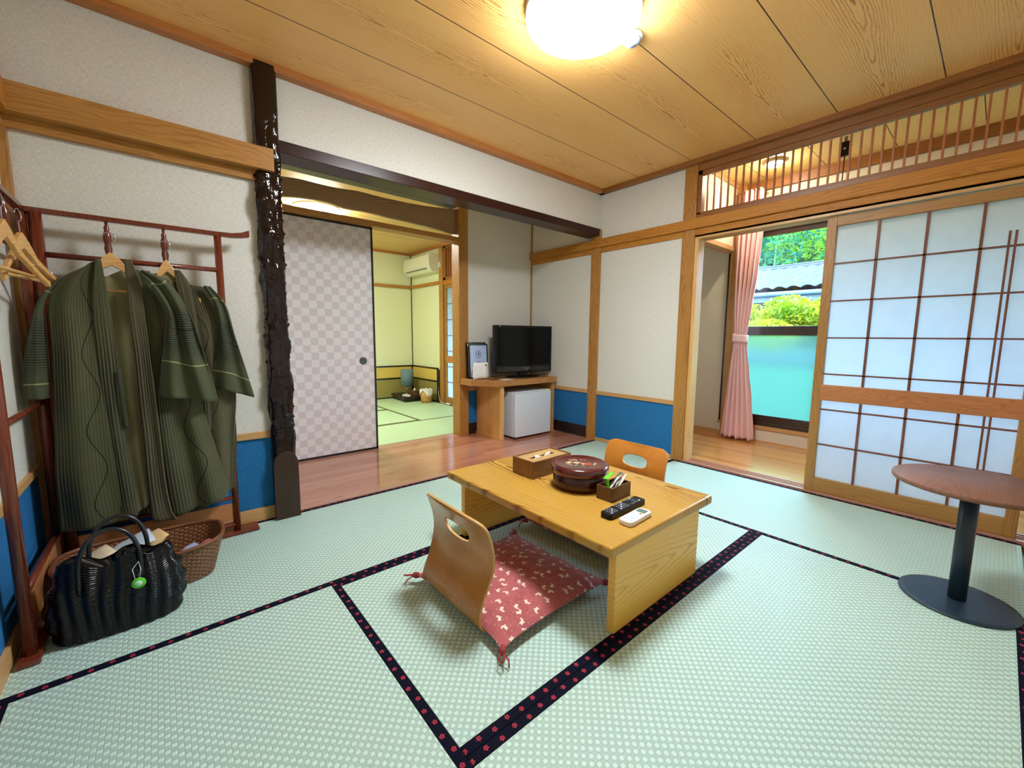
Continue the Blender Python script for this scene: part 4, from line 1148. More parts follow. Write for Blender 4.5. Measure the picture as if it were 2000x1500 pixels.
obj('body', placed(slab(MB(), 0.152, 0.055, 0.0, 0.019, 0.017), 1.285, 0.807, ZT, aa), 'white', ar, bevel=0.005, seg=3)
obj('display', placed(slab(MB(), 0.032, 0.036, 0.019, 0.0197, 0.003).xform(Matrix.Translation((0.045, 0.0, 0))), 1.285, 0.807, ZT, aa), 'lcd', ar)
for i in range(4):
    for j in range(3):
        b = MB(); slab(b, 0.010, 0.008, 0.019, 0.0202, 0.003, 0, 3)
        b.xform(Matrix.Translation((-0.052 + i * 0.019, -0.014 + j * 0.014, 0)))
        obj('button', placed(b, 1.285, 0.807, ZT, aa), 'paper_blue', ar)
b = MB(); slab(b, 0.010, 0.011, 0.019, 0.0204, 0.003, 0, 3)
for q in range(len(b.v)): b.v[q] = b.v[q] + Vector((0.018, -0.010, 0))
obj('orange_button', placed(b, 1.285, 0.807, ZT, aa), 'orange', ar)

# ---- round side table
rt = thing('side_table', 'round wooden side table on a slim dark pole and disc base by the paper screen', 'table', (2.285, 0.022, 0.0014))
obj('tabletop', MB().lathe([(0.0, 0.455), (0.222, 0.455), (0.230, 0.458), (0.233, 0.463), (0.233, 0.4735), (0.2315, 0.4755), (0.0, 0.4755)], 2.283, 0.012, 0, 96), 'round_top', rt)
obj('pole', MB().lathe([(0.026, 0.006), (0.026, 0.4555)], 2.285, 0.022, 0, 32), 'slate', rt)
obj('base', MB().lathe([(0.0, 0.0016), (0.164, 0.0016), (0.166, 0.004), (0.165, 0.008), (0.150, 0.0095), (0.0, 0.011)], 2.285, 0.022, 0, 96), 'slate', rt)

# ================================================================ CLOTHES RACK
rk = thing('clothes_rack', 'two-leaf red-brown wooden clothes rack standing in the corner behind the robes', 'clothes rack', (-0.05, 2.42, 0.0))
YR = 2.42
def post(mb, x, y, z0, z1, r): return mb.tube([(x, y, z0), (x, y, z1)], r, 16)
obj('post', post(MB(), -0.325, YR, 0.003, 1.455, 0.019), 'rack', rk)
obj('post', post(MB(), 0.244, YR, 0.003, 1.455, 0.015), 'rack', rk)
bar = MB()
prof = [(-0.350, 1.462, 0.011), (0.0, 1.464, 0.011), (0.24, 1.466, 0.011), (0.30, 1.467, 0.012), (0.34, 1.474, 0.014), (0.372, 1.486, 0.018)]
vs = []
for x, z, h in prof: vs += [(x, YR - 0.013, z - h), (x, YR + 0.013, z - h), (x, YR + 0.013, z + h * 0.8), (x, YR - 0.013, z + h * 0.8)]
fs = [(i * 4 + k, i * 4 + (k + 1) % 4, i * 4 + 4 + (k + 1) % 4, i * 4 + 4 + k) for i in range(len(prof) - 1) for k in range(4)] + [(3, 2, 1, 0), tuple((len(prof) - 1) * 4 + k for k in range(4))]
bar.add(vs, fs)
obj('top_bar', bar, 'rack', rk, bevel=0.003)
obj('rail', MB().tube([(-0.325, YR, 1.300), (0.244, YR, 1.300)], 0.011, 14), 'rack', rk)
obj('rail', MB().tube([(-0.325, YR, 0.73), (0.244, YR, 0.73)], 0.010, 14), 'rack', rk)
obj('rail', MB().tube([(-0.325, YR, 0.188), (0.244, YR, 0.188)], 0.010, 14), 'rack', rk)
obj('rail', MB().tube([(-0.325, YR, 0.05), (0.244, YR, 0.05)], 0.012, 14), 'rack', rk)
obj('lower_panel', MB().box(-0.31, 0.232, YR - 0.004, YR + 0.004, 0.075, 0.160), 'veneer', rk)
for nm, x in (('s1', -0.130), ('s2', 0.050)):
    obj('spindle', MB().lathe([(0.0, 1.300), (0.006, 1.302), (0.010, 1.325), (0.013, 1.345), (0.010, 1.362), (0.013, 1.378), (0.0135, 1.40), (0.008, 1.418), (0.010, 1.428), (0.005, 1.438), (0.005, 1.458)], x, YR, 0, 16), 'rack', rk)
obj('foot', MB().box(-0.36, 0.335, YR - 0.035, YR + 0.055, 0.0022, 0.018), 'rack', rk, bevel=0.004)
XK = -0.362
obj('post', post(MB(), XK, 1.845, 0.003, 1.455, 0.016), 'rack', rk)
obj('post', post(MB(), XK, 2.425, 0.003, 1.455, 0.018), 'rack', rk)
obj('top_bar', MB().box(XK - 0.013, XK + 0.013, 1.70, 2.470, 1.452, 1.473), 'rack', rk, bevel=0.003)
for z in (1.300, 0.73, 0.205, 0.05): obj('rail', MB().tube([(XK, 1.845, z), (XK, 2.425, z)], 0.010, 14), 'rack', rk)
obj('lower_panel', MB().box(XK - 0.004, XK + 0.004, 1.86, 2.41, 0.075, 0.18), 'veneer', rk)
for y in (2.0, 2.19):
    obj('spindle', MB().lathe([(0.0, 1.300), (0.006, 1.302), (0.010, 1.325), (0.013, 1.345), (0.010, 1.362), (0.013, 1.378), (0.0135, 1.40), (0.008, 1.418), (0.010, 1.428), (0.005, 1.438), (0.005, 1.458)], XK, y, 0, 16), 'rack', rk)
obj('foot', MB().box(XK - 0.026, XK + 0.026, 1.80, 2.36, 0.0022, 0.020), 'rack', rk, bevel=0.004)

# hangers: built facing -y in their own axes (arms along local x)
def hanger(label, loc, rotz, bar_=True, half=0.205, group=None):
    t = thing('clothes_hanger', label, 'hanger', loc, group)
    T0 = Vector(loc)
    def part(nm, mb, mt, **k):
        me = mb.mesh(nm); me.materials.append(M[mt]); o = bpy.data.objects.new(nm, me); C.objects.link(o); o.parent = t
        md = o.modifiers.new('bev', 'BEVEL'); md.width = 0.0025; md.segments = 2; md.limit_method = 'ANGLE'; md.angle_limit = math.radians(50)
    vs = []; n = 24
    for i in range(n + 1):
        u = i / n * 2 - 1
        zt = -0.006 - 0.026 * min(1, abs(u) * 3.0) ** 2.5 - 0.140 * abs(u)
        th = 0.018 + 0.034 * math.exp(-(u / 0.30) ** 2)
        yo = -0.030 * u * u
        x = u * half
        vs += [(x, yo - 0.007, zt - th), (x, yo + 0.007, zt - th), (x, yo + 0.007, zt), (x, yo - 0.007, zt)]
    fs = [(i * 4 + k, i * 4 + (k + 1) % 4, i * 4 + 4 + (k + 1) % 4, i * 4 + 4 + k) for i in range(n) for k in range(4)] + [(3, 2, 1, 0), tuple(n * 4 + k for k in range(4))]
    part('arms', MB().add(vs, fs), 'hanger')
    hk = [(0, 0, -0.02), (0, 0, 0.028)] + [(0.020 * math.sin(a), 0, 0.050 - 0.020 * math.cos(a)) for a in [PI * 0.1 + i * PI * 1.35 / 12 for i in range(13)]]
    part('hook', MB().tube(hk, 0.0018, 8), 'steel')
    if bar_:
        zb = -0.160
        part('bar', MB().tube([(-half * 0.84, -0.010, zb), (half * 0.84, -0.010, zb)], 0.0055, 10), 'hanger')
        for s_ in (-1, 1): part('bar_wire', MB().tube([(s_ * half * 0.80, -0.010, zb), (s_ * half * 0.80, -0.010, -0.118)], 0.0018, 6), 'steel')
    t.rotation_euler = (0, 0, rotz)
    return t
hanger('wooden hanger inside the front robe, its pale crest at the robe neck', (-0.122, 2.350, 1.330), 0.0, True, 0.165)
h2 = hanger('wooden hanger inside the rear robe, right of the front robe', (0.050, 2.386, 1.328), 0.0, False, 0.11)
hanger('empty wooden hanger nearest the left edge, on the side leaf of the rack', (XK + 0.026, 2.0, 1.350), math.radians(83))
hanger('empty wooden hanger on the side leaf of the rack, closest to the robes', (XK + 0.030, 2.19, 1.345), math.radians(78))

# ---- robes
def sheet(Lpx, Rpx, y, amp=0.012, freq=3.0, ph=0.0, nu=34, nv=70, bulge=0.0, uoff=0.0, taper=True):
    """cloth lofted between two edges; edges are (u, v) photograph points taken to the plane the robe hangs in"""
    def dense(pl):
        P = [at_y(u, v, y) for u, v in pl]
        S = [0.0]
        for i in range(1, len(P)): S.append(S[-1] + (P[i] - P[i - 1]).length)
        def f(t):
            s = t * S[-1]
            for i in range(1, len(P)):
                if S[i] >= s - 1e-9:
                    a = (s - S[i - 1]) / max(1e-9, S[i] - S[i - 1])
                    p0 = P[max(i - 2, 0)]; p1 = P[i - 1]; p2 = P[i]; p3 = P[min(i + 1, len(P) - 1)]
                    m1 = (p2 - p0) * 0.5 if i > 1 else (p2 - p1); m2 = (p3 - p1) * 0.5 if i < len(P) - 1 else (p2 - p1)
                    if (p2 - p0).length > 3 * (p2 - p1).length: m1 = p2 - p1
                    if (p3 - p1).length > 3 * (p2 - p1).length: m2 = p2 - p1
                    a2, a3 = a * a, a * a * a
                    return p1 * (2 * a3 - 3 * a2 + 1) + m1 * (a3 - 2 * a2 + a) + p2 * (-2 * a3 + 3 * a2) + m2 * (a3 - a2)
            return P[-1].copy()
        return f, S[-1]
    fl_, ll = dense(Lpx); fr_, lr = dense(Rpx)
    W = (fr_(0.6) - fl_(0.6)).length
    def pos(u, v):
        p = fl_(v).lerp(fr_(v), u)
        gr = 0.25 + 0.75 * min(1, v * 1.6) if taper else 1
        fold = math.sin((u * freq + ph) * 2 * PI + 0.7 * math.sin(v * 3 + ph)) * amp * gr
        fold += mnoise.noise(Vector((u * 4 + ph * 3, v * 3, ph))) * amp * 0.8
        d = fold - bulge * math.sin(PI * u) * gr
        return Vector((p.x, p.y + d, p.z))
    return MB().grid(pos, nu, nv, uvf=lambda u, v: (uoff + u * W, v * (ll + lr) / 2))
def pant(nm, mb, mt, par, th=0.004): return obj(nm, mb, mt, par, solid=th)
Y1 = 2.300
hr = thing('haori', 'long olive ribbed robe hanging in front on the rack, wide open at the neck', 'robe', (-0.12, Y1, 1.30))
pant('lining', sheet([(196, 545), (196, 620), (200, 720), (212, 830), (230, 930), (262, 1006)], [(256, 520), (262, 600), (272, 700), (282, 800), (290, 900), (291, 985)], 2.374, 0.004, 2.0, 0.3), 'lining', hr)
pant('body_panel', sheet([(168, 520), (122, 542), (95, 590), (100, 680), (104, 780), (107, 860), (108, 930), (113, 985), (119, 1041)],
                    [(192, 505), (200, 560), (212, 620), (222, 700), (230, 780), (238, 850), (250, 930), (262, 985), (268, 1008)], Y1, 0.007, 1.7, 0.1, bulge=0.03), 'haori', hr)
pant('collar_band', sheet([(188, 505), (183, 540), (180, 600), (188, 680), (200, 780), (212, 860), (224, 930), (238, 1012)],
                    [(197, 507), (207, 560), (218, 620), (228, 700), (236, 780), (246, 860), (258, 935), (270, 1006)], Y1 - 0.020, 0.004, 1.0, 0.2, nu=12), 'haori', hr, 0.006)
pant('body_panel', sheet([(262, 525), (282, 600), (292, 680), (300, 760), (306, 830), (314, 900), (322, 960), (332, 1012)],
                    [(330, 548), (352, 600), (372, 690), (392, 780), (414, 850), (432, 905), (440, 940), (446, 968)], Y1 + 0.024, 0.018, 1.6, 0.55, bulge=0.01), 'haori', hr)
pant('collar_band', sheet([(243, 508), (247, 560), (253, 620), (264, 700), (272, 780), (281, 860), (288, 940), (296, 1000), (300, 1020)],
                    [(256, 508), (274, 560), (284, 620), (294, 700), (304, 780), (314, 860), (323, 940), (336, 1000), (345, 1014)], Y1 - 0.002, 0.005, 1.0, 0.6, nu=12), 'haori_b', hr, 0.006)
pant('sleeve', sheet([(118, 540), (82, 575), (62, 620), (50, 680), (46, 730), (45, 780)],
                    [(118, 545), (88, 590), (88, 640), (92, 690), (94, 740), (97, 778)], Y1 + 0.012, 0.008, 1.2, 0.0, nv=40, bulge=0.02), 'sleeve', hr)
pant('sleeve', sheet([(272, 532), (300, 566), (324, 610), (322, 660), (316, 710), (311, 775)],
                    [(278, 527), (330, 552), (368, 606), (392, 672), (412, 730), (429, 784)], Y1 - 0.026, 0.018, 2.0, 0.30, nv=44, bulge=0.012, uoff=0.2), 'sleeve', hr)
# himo cord
pk = at_y(232, 722, Y1 - 0.03); pe = at_y(247, 835, Y1 - 0.03)
obj('cord', MB().grid(lambda u, v: pk.lerp(pe, v) + Vector(((u - 0.5) * 0.013, -0.004 * math.sin(v * 5), 0)), 3, 20), 'haori_dark', hr, solid=0.004)
# shoulders' back piece closing the robe behind the hanger
pant('back_panel', sheet([(150, 535), (108, 600), (108, 800), (112, 950), (122, 1030)], [(292, 548), (298, 640), (300, 800), (302, 940), (304, 1000)], 2.384, 0.004, 2.0, 0.7), 'haori_b', hr)
Y2 = 2.352
h2r = thing('haori', 'olive ribbed robe hanging behind and to the right, its sleeve reaching past the rack', 'robe', (0.05, Y2, 1.30))
pant('lining', sheet([(293, 535), (296, 600), (320, 760)], [(346, 530), (356, 600), (376, 760)], Y2 + 0.040, 0.002, 1.0, 0.1, nv=30), 'lining', h2r)
pant('body_panel', sheet([(300, 545), (318, 600), (338, 700), (352, 780), (366, 860), (378, 930), (384, 1000)],
                    [(408, 562), (432, 610), (452, 700), (461, 775), (458, 840), (455, 900), (454, 956)], Y2 + 0.008, 0.009, 2.2, 0.2, bulge=0.01), 'haori_b', h2r)
pant('collar_band', sheet([(341, 527), (345, 560), (356, 610), (372, 680), (384, 760), (392, 840)], [(352, 528), (372, 560), (384, 620), (396, 690), (408, 760), (414, 840)], Y2 - 0.006, 0.004, 1.0, 0.0, nu=10), 'haori_b', h2r, 0.006)
pant('collar_band', sheet([(281, 528), (278, 560), (276, 620)], [(293, 530), (296, 560), (294, 620)], Y2 - 0.004, 0.003, 1.0, 0.0, nu=10, nv=20), 'haori_b', h2r, 0.006)
pant('sleeve', sheet([(398, 558), (420, 600), (424, 660), (418, 710), (416, 756)], [(410, 560), (440, 596), (458, 656), (478, 716), (497, 776)], Y2 - 0.020, 0.011, 1.5, 0.2, nv=44, bulge=0.012), 'sleeve', h2r)
pant('back_panel', sheet([(300, 548), (320, 700), (345, 860), (370, 1000)], [(415, 566), (446, 690), (462, 850), (459, 950)], Y2 + 0.046, 0.002, 1.5, 0.4), 'haori_b', h2r)

# ---- wicker basket
def rattan():
    n = NT('brown_rattan_weave')
    x = n.sep(n.uv)
    cu = n.math('DIVIDE', x[0], 0.012); cv = n.math('DIVIDE', x[1], 0.0085)
    par = n.math('FLOORED_MODULO', n.math('ADD', n.math('FLOOR', cu), n.math('FLOOR', cv)), 2.0)
    fu = n.math('ABSOLUTE', n.math('SUBTRACT', n.math('FRACT', cu), 0.5)); fv = n.math('ABSOLUTE', n.math('SUBTRACT', n.math('FRACT', cv), 0.5))
    hh = n.math('SUBTRACT', 1.0, n.math('MAXIMUM', n.math('POWER', n.math('MULTIPLY', fu, 2.0), 3.0), n.math('POWER', n.math('MULTIPLY', fv, 2.0), 3.0)))
    h = n.math('MULTIPLY', hh, n.math('MULTIPLY_ADD', par, 0.65, 0.35))
    nz = n.noise(n.comb(n.math('MULTIPLY', x[0], 60.0), n.math('MULTIPLY', x[1], 60.0), 0.0), 1.0, 2)
    c = n.mix(nz, lin((112, 62, 36)), lin((160, 100, 62)))
    c = n.mix(n.ramp(h, [(0.05, 0.9), (0.45, 0.0)]), c, lin((38, 18, 10)))
    c = n.mix(n.math('MULTIPLY', par, 0.35), c, lin((196, 140, 92)))
    return n.done(n.bsdf(c, 0.45, 0.4, n.bump(h, 0.8, 0.006)))
M['rattan'] = rattan()
M['rattan_rim'] = wood('rattan_rim', (70, 38, 22), (112, 66, 40), (146, 92, 58), axis=0, ring=140, rough=0.4)
bk = thing('wicker_basket', 'shallow brown woven basket behind the black bag', 'basket', (-0.092, 2.14, 0.0015))
def sup(a, rx, ry, e=3.2):
    c_, s_ = math.cos(a), math.sin(a)
    r = (abs(c_) ** e + abs(s_) ** e) ** (-1 / e)
    return (rx * r * c_, ry * r * s_)
def bpos(u, v, k=1.0, inset=0.0):
    p = sup(2 * PI * u, (0.215 + 0.040 * v - inset) * k, (0.118 + 0.036 * v - inset) * k)
    dip = 0.006 * math.cos(4 * PI * u) * v
    return Vector((-0.092 + p[0], 2.14 + p[1], 0.003 + 0.155 * v + dip))
side = MB()
for ins, fl2 in ((0.0, False), (0.007, True)):
    side.grid(lambda u, v: bpos(u, v, 1.0, ins), 96, 12, uvf=lambda u, v: (u * 1.18, v * 0.162), flip=fl2)
obj('wall', side, 'rattan', bk)
bt = MB(); pts = [bpos(i / 64, 0.0) for i in range(64)]
bt.prism([(p.x, p.y) for p in pts], 0.003, 0.009)
obj('bottom', bt, 'rattan_rim', bk)
rim = [bpos(i / 96, 1.0, 1.0, 0.0035) for i in range(96)]
obj('rim', MB().tube(rim, 0.008, 10, closed=True), 'rattan_rim', bk)
# things in the basket
M['cloth_cream'] = plain('cream_cotton', (222, 202, 170), 0.8)
M['pk_white'] = plain('white_blue_film', (206, 220, 232), 0.3)
M['pk_blue'] = plain('lilac_film', (176, 190, 226), 0.35)
M['pk_rose'] = plain('rose_film', (206, 110, 104), 0.4)
M['tan_cloth'] = plain('tan_cotton', (226, 192, 136), 0.8)
packet('cream cloth bundle with dark marks at the left end of the basket', 'cloth_bundle', 'cloth_cream', (-0.30, 2.11, 0.10), (-0.19, 2.15, 0.180), 0.12, 0.05, cat='cloth')
packet('white and pale blue plastic packet in the middle of the basket', 'towel_packet', 'pk_white', (-0.19, 2.14, 0.150), (-0.07, 2.16, 0.196), 0.15, 0.03)
packet('tan cloth pouch beside the white packet in the basket', 'cloth_pouch', 'tan_cloth', (-0.095, 2.14, 0.150), (-0.035, 2.16, 0.195), 0.11, 0.035, cat='pouch')
packet('lilac plastic packet at the right end of the basket', 'toiletry_packet', 'pk_blue', (-0.02, 2.08, 0.085), (0.07, 2.11, 0.125), 0.07, 0.02)
packet('rose coloured packet against the right end of the basket', 'toiletry_packet', 'pk_rose', (0.065, 2.11, 0.10), (0.12, 2.13, 0.120), 0.05, 0.018)
packet('white towel folded at the bottom of the basket', 'towel', 'paper', (-0.26, 2.13, 0.040), (0.06, 2.14, 0.044), 0.15, 0.04, cat='towel')

# ---- black pleated bag
bg_ = thing('handbag', 'glossy black pleated handbag on the mat in front of the wicker basket', 'bag', (-0.165, 1.888, 0.0015))
def bagpos(u, v):
    a = 2 * PI * u
    wx = 0.155 + 0.028 * math.sin(PI * min(1, v * 1.15)) - 0.012 * v
    wy = 0.070 * (1 - 0.38 * v ** 2) * (0.86 + 0.14 * math.sin(PI * v))
    px, py = sup(a, wx, wy, 2.6)
    # deep vertical pleats with fine cross ribs
    k = abs(px) / wx
    pl_ = math.sin(px * 2 * PI / 0.036 + 0.9 * math.sin(v * 5 + px * 20)) * 0.0055 * (0.5 + 0.5 * math.sin(PI * min(1, v + 0.15)))
    rib = math.sin(v * 2 * PI * 34) * 0.0014
    sgn = 1 if py > 0 else -1
    py += sgn * (pl_ + rib) * (1 - k ** 6)
    px += (1 if px > 0 else -1) * (k ** 6) * (0.004 * math.sin(v * 30) + rib)
    topw = 0.014 * math.sin(px * 46) + 0.012 * (px / 0.16) ** 2
    z = 0.004 + v * 0.245 + v ** 3 * topw
    return Vector((-0.158 + px + 0.012 * (1 - v) * 0, 1.888 + py, z))
bm_ = MB().grid(bagpos, 200, 150)
bm_.grid(lambda u, v: bagpos(u, 1.0).lerp(Vector((-0.158, 1.888, 0.19)), v), 200, 6)
bm_.grid(lambda u, v: bagpos(u, 0.0).lerp(Vector((-0.158, 1.888, 0.004)), v), 200, 3, flip=True)
obj('body', bm_, 'bag', bg_, merge=True)
def arch(x0, x1, y, z0, zt, lean):
    pts = []
    for i in range(25):
        a = PI * i / 24
        pts.append((x0 + (x1 - x0) * (1 - math.cos(a)) / 2, y + lean * math.sin(a), z0 + (zt - z0) * math.sin(a) ** 0.75))
    return [(x0, y, z0 - 0.05)] + pts + [(x1, y, z0 - 0.05)]
obj('handle', MB().tube(arch(-0.245, -0.095, 1.838, 0.215, 0.352, 0.03), 0.0068, 12), 'bag_handle', bg_)
obj('handle', MB().tube(arch(-0.228, -0.078, 1.934, 0.225, 0.360, 0.03), 0.0068, 12), 'bag_handle', bg_)
kc = thing('key_charm', 'lime green kiwi slice charm hanging on a pale string from the black bag', 'charm', (-0.104, 1.812, 0.165))
ch_m = MB().lathe([(0.0, -0.003), (0.0165, -0.003), (0.019, 0.0), (0.0165, 0.003), (0.0, 0.003)], 0, 0, 0, 28).xform(Matrix.Translation((-0.104, 1.808, 0.165)) @ Matrix.Rotation(PI / 2, 4, 'X'))
obj('green_disc', ch_m, 'lime', kc)
obj('pale_centre', MB().lathe([(0.0, 0.0012), (0.0095, 0.001), (0.010, 0.0)], 0, 0, 0, 24).xform(Matrix.Translation((-0.104, 1.805, 0.165)) @ Matrix.Rotation(PI / 2, 4, 'X')), 'mint', kc)
obj('string', MB().tube([(-0.112, 1.808, 0.182), (-0.117, 1.815, 0.215), (-0.101, 1.828, 0.232), (-0.096, 1.815, 0.21), (-0.101, 1.808, 0.182)], 0.0012, 6), 'white', kc)

# ================================================================ ALCOVE: STAND, TV, FRIDGE
sd_ = thing('tv_stand', 'knotty wooden stand with a thick chamfered top in the board alcove', 'stand', (2.80, 3.22, 0.004))
tp = MB().prism([(2.395, 3.0), (3.175, 3.0), (3.175, 3.425), (2.235, 3.425 - 0.02), (2.235, 3.22)], 0.530, 0.588)
obj('top', tp, 'cedar_top', sd_, bevel=0.003)
obj('side_panel', MB().box(2.447, 2.472, 3.045, 3.43, 0.0045, 0.530), 'cedar', sd_, bevel=0.0015)
obj('batten', MB().box(2.444, 2.484, 3.030, 3.050, 0.0045, 0.530), 'pale_z', sd_, bevel=0.001)
obj('batten', MB().box(2.440, 2.449, 3.20, 3.212, 0.03, 0.520), 'cedar', sd_)
obj('batten', MB().box(2.440, 2.449, 3.05, 3.43, 0.005, 0.035), 'cedar', sd_)
obj('side_panel', MB().box(3.140, 3.172, 3.030, 3.43, 0.0045, 0.530), 'cedar', sd_, bevel=0.0015)
obj('apron', MB().box(2.472, 3.140, 3.40, 3.42, 0.40, 0.530), 'cedar', sd_)
fg = thing('mini_fridge', 'small white fridge under the wooden stand in the board alcove', 'fridge', (2.813, 3.19, 0.004))
obj('cabinet', MB().box(2.575, 3.055, 3.015, 3.395, 0.022, 0.462), 'fridge', fg, bevel=0.006)
obj('door', MB().box(2.572, 3.058, 2.965, 3.008, 0.024, 0.455), 'fridge', fg, bevel=0.006, seg=3)
obj('hinge_cap', MB().box(3.00, 3.05, 2.975, 3.03, 0.455, 0.468), 'off_white', fg, bevel=0.002)
obj('gasket', MB().box(2.582, 3.050, 3.006, 3.017, 0.03, 0.45), 'grey', fg)
obj('plinth', MB().box(2.59, 3.04, 3.03, 3.38, 0.0045, 0.024), 'black', fg)

tvr = math.atan2(3.10 - 3.20, 3.19 - 2.503)
TVM = Matrix.Translation((2.8465, 3.150, 0.0)) @ Matrix.Rotation(tvr, 4, 'Z')
tv = thing('television', 'black flat television with dark screen on the wooden stand', 'television', (2.8465, 3.16, 0.588))
hw_ = 0.347
obj('housing', MB().box(-hw_, hw_, 0.0, 0.055, 0.640, 1.112).box(-0.2, 0.2, 0.05, 0.085, 0.70, 1.02).xform(TVM), 'black', tv, bevel=0.005, seg=3)
obj('screen', MB().box(-hw_ + 0.026, hw_ - 0.026, -0.0015, 0.004, 0.712, 1.088).xform(TVM), 'screen', tv)
obj('lower_strip', MB().box(-hw_ + 0.02, hw_ - 0.02, -0.002, 0.003, 0.652, 0.700).xform(TVM), 'lacquer_black', tv, bevel=0.001)
obj('neck', MB().box(-0.05, 0.05, 0.012, 0.045, 0.598, 0.648).xform(TVM), 'black', tv)
obj('foot', MB().lathe([(0.0, 0.0), (0.2, 0.0), (0.195, 0.008), (0.10, 0.014), (0.0, 0.016)], 0, 0.03, 0.5885, 48, 1.0, 0.55).xform(TVM), 'black', tv)
def text(name, body, size, M4, mat_, par, extrude=0.0006, align='CENTER'):
    cu = bpy.data.curves.new(name, 'FONT'); cu.body = body; cu.size = size; cu.extrude = extrude; cu.align_x = align; cu.align_y = 'CENTER'
    tmp = bpy.data.objects.new(name + '_tmp', cu); C.objects.link(tmp)
    bpy.context.view_layer.update()
    me = bpy.data.meshes.new_from_object(tmp.evaluated_get(bpy.context.evaluated_depsgraph_get()))
    bpy.data.objects.remove(tmp); bpy.data.curves.remove(cu)
    me.name = name; me.materials.clear(); me.materials.append(M[mat_])
    o = bpy.data.objects.new(name, me); C.objects.link(o)
    o.parent = par; o.matrix_local = Matrix.Translation(-worldof(par)) @ M4
    return o
RX = Matrix.Rotation(PI / 2, 4, 'X')
text('brand_lettering', 'Panasonic', 0.017, TVM @ Matrix.Translation((0.03, -0.003, 0.682)) @ RX, 'silver', tv)
text('series_lettering', 'VIERA', 0.009, TVM @ Matrix.Translation((0.03, -0.003, 0.661)) @ RX, 'silver', tv)
obj('indicator', MB().box(-hw_ + 0.05, -hw_ + 0.066, -0.001, 0.002, 1.098, 1.104).xform(TVM), 'silver', tv)

def frame_(label, x0, x1, y, z0, z1, lean, content=True):
    t = thing('picture_frame', label, 'frame', ((x0 + x1) / 2, y, z0))
    MM = Matrix.Translation(((x0 + x1) / 2, y, z0)) @ Matrix.Rotation(-lean, 4, 'X')
    w_, h_ = (x1 - x0) / 2, z1 - z0
    b = MB().box(-w_, -w_ + 0.011, 0, 0.012, 0, h_).box(w_ - 0.011, w_, 0, 0.012, 0, h_).box(-w_, w_, 0, 0.012, 0, 0.011).box(-w_, w_, 0, 0.012, h_ - 0.011, h_).box(-w_ + 0.01, w_ - 0.01, 0.007, 0.011, 0.01, h_ - 0.01)
    obj('frame', b.xform(MM), 'lacquer_black', t)
    s = obj('sheet', MB().box(-w_ + 0.010, w_ - 0.010, 0.004, 0.0065, 0.010, h_ - 0.010).xform(MM), 'paper_blue' if content else 'paper', t)
    return t, s, MM
fb, _, _ = frame_('black framed notice behind the one marked with a circled 4', 2.300, 2.535, 3.372, 0.589, 0.940, math.radians(4), False)
ff_, fs_, FM = frame_('black framed bluish notice with a circled 4 on the wooden stand', 2.296, 2.522, 3.325, 0.589, 0.926, math.radians(4))
ring = [(0.030 * math.cos(2 * PI * i / 36), 0.0028, 0.236 + 0.036 * math.sin(2 * PI * i / 36)) for i in range(36)]
obj('circle', MB().tube(ring, 0.0022, 6, closed=True).xform(FM), 'navy_ink', ff_)
text('number', '4', 0.060, FM @ Matrix.Translation((0.0, 0.003, 0.236)) @ RX, 'navy_ink', ff_)
tl_ = MB()
for k, (w0, w1, z) in enumerate(((-0.02, 0.02, 0.157), (-0.07, -0.02, 0.118), (-0.055, -0.02, 0.098), (-0.06, -0.03, 0.08))): tl_.box(w0, w1, 0.0028, 0.0045, z, z + 0.004)
obj('printed_lines', tl_.xform(FM), 'navy_ink', ff_)

dv = thing('white_device', 'small rounded white device with a dark oval spot standing before the framed notice', 'device', (2.352, 3.215, 0.589))
dm = MB()
def devp(sgn):
    def g(u, v):
        a = u * 2 - 1
        w_ = 0.078 + 0.014 * (1 - v) - 0.010 * max(0, 0.15 - v) / 0.15
        z = 0.592 + v * 0.158
        e = (1 - abs(a) ** 4) * (1 - abs(2 * v - 1) ** 8)
        grip = 0.010 * math.exp(-((a - 0.35) / 0.22) ** 2) * (1 - v) ** 0.5
        return Vector((2.352 + a * w_, 3.225 - sgn * (0.008 + 0.024 * e + (grip if sgn > 0 else 0)), z))
    return g
dm.grid(devp(1), 20, 20).grid(devp(-1), 20, 20, flip=True)
dm.grid(lambda u, v: devp(1)(0, v).lerp(devp(-1)(0, v), u), 1, 20, flip=True).grid(lambda u, v: devp(1)(1, v).lerp(devp(-1)(1, v), u), 1, 20)
dm.grid(lambda u, v: devp(1)(u, 1).lerp(devp(-1)(u, 1), v), 20, 1).grid(lambda u, v: devp(1)(u, 0).lerp(devp(-1)(u, 0), v), 20, 1, flip=True)
obj('shell', dm, 'white', dv, merge=True)
obj('oval_spot', MB().lathe([(0.0, 0.0015), (0.012, 0.001), (0.013, -0.006)], 0, 0, 0, 20, 1, 0.55).xform(Matrix.Translation((2.386, 3.191, 0.724)) @ RX), 'black', dv)
obj('dot', MB().lathe([(0.0, 0.0015), (0.004, 0.001), (0.005, -0.006)], 0, 0, 0, 14).xform(Matrix.Translation((2.295, 3.200, 0.640)) @ RX), 'grey', dv)
lf = obj('leaflet', MB().box(2.475, 2.60, 3.02, 3.10, 0.5885, 0.5897).xform(Matrix.Translation((2.5, 3.06, 0)) @ Matrix.Rotation(0.1, 4, 'Z') @ Matrix.Translation((-2.5, -3.06, 0))), 'paper')
tag(lf, 'pale leaflet lying on the wooden stand in front of the television', 'leaflet')
cb = obj('cable', MB().tube([(2.43, 3.215, 0.5905), (2.41, 3.13, 0.591), (2.46, 3.10, 0.591), (2.55, 3.22, 0.591), (2.60, 3.36, 0.591)], 0.0022, 6), 'black')
tag(cb, 'thin black cable curling beside the white device on the wooden stand', 'cable')

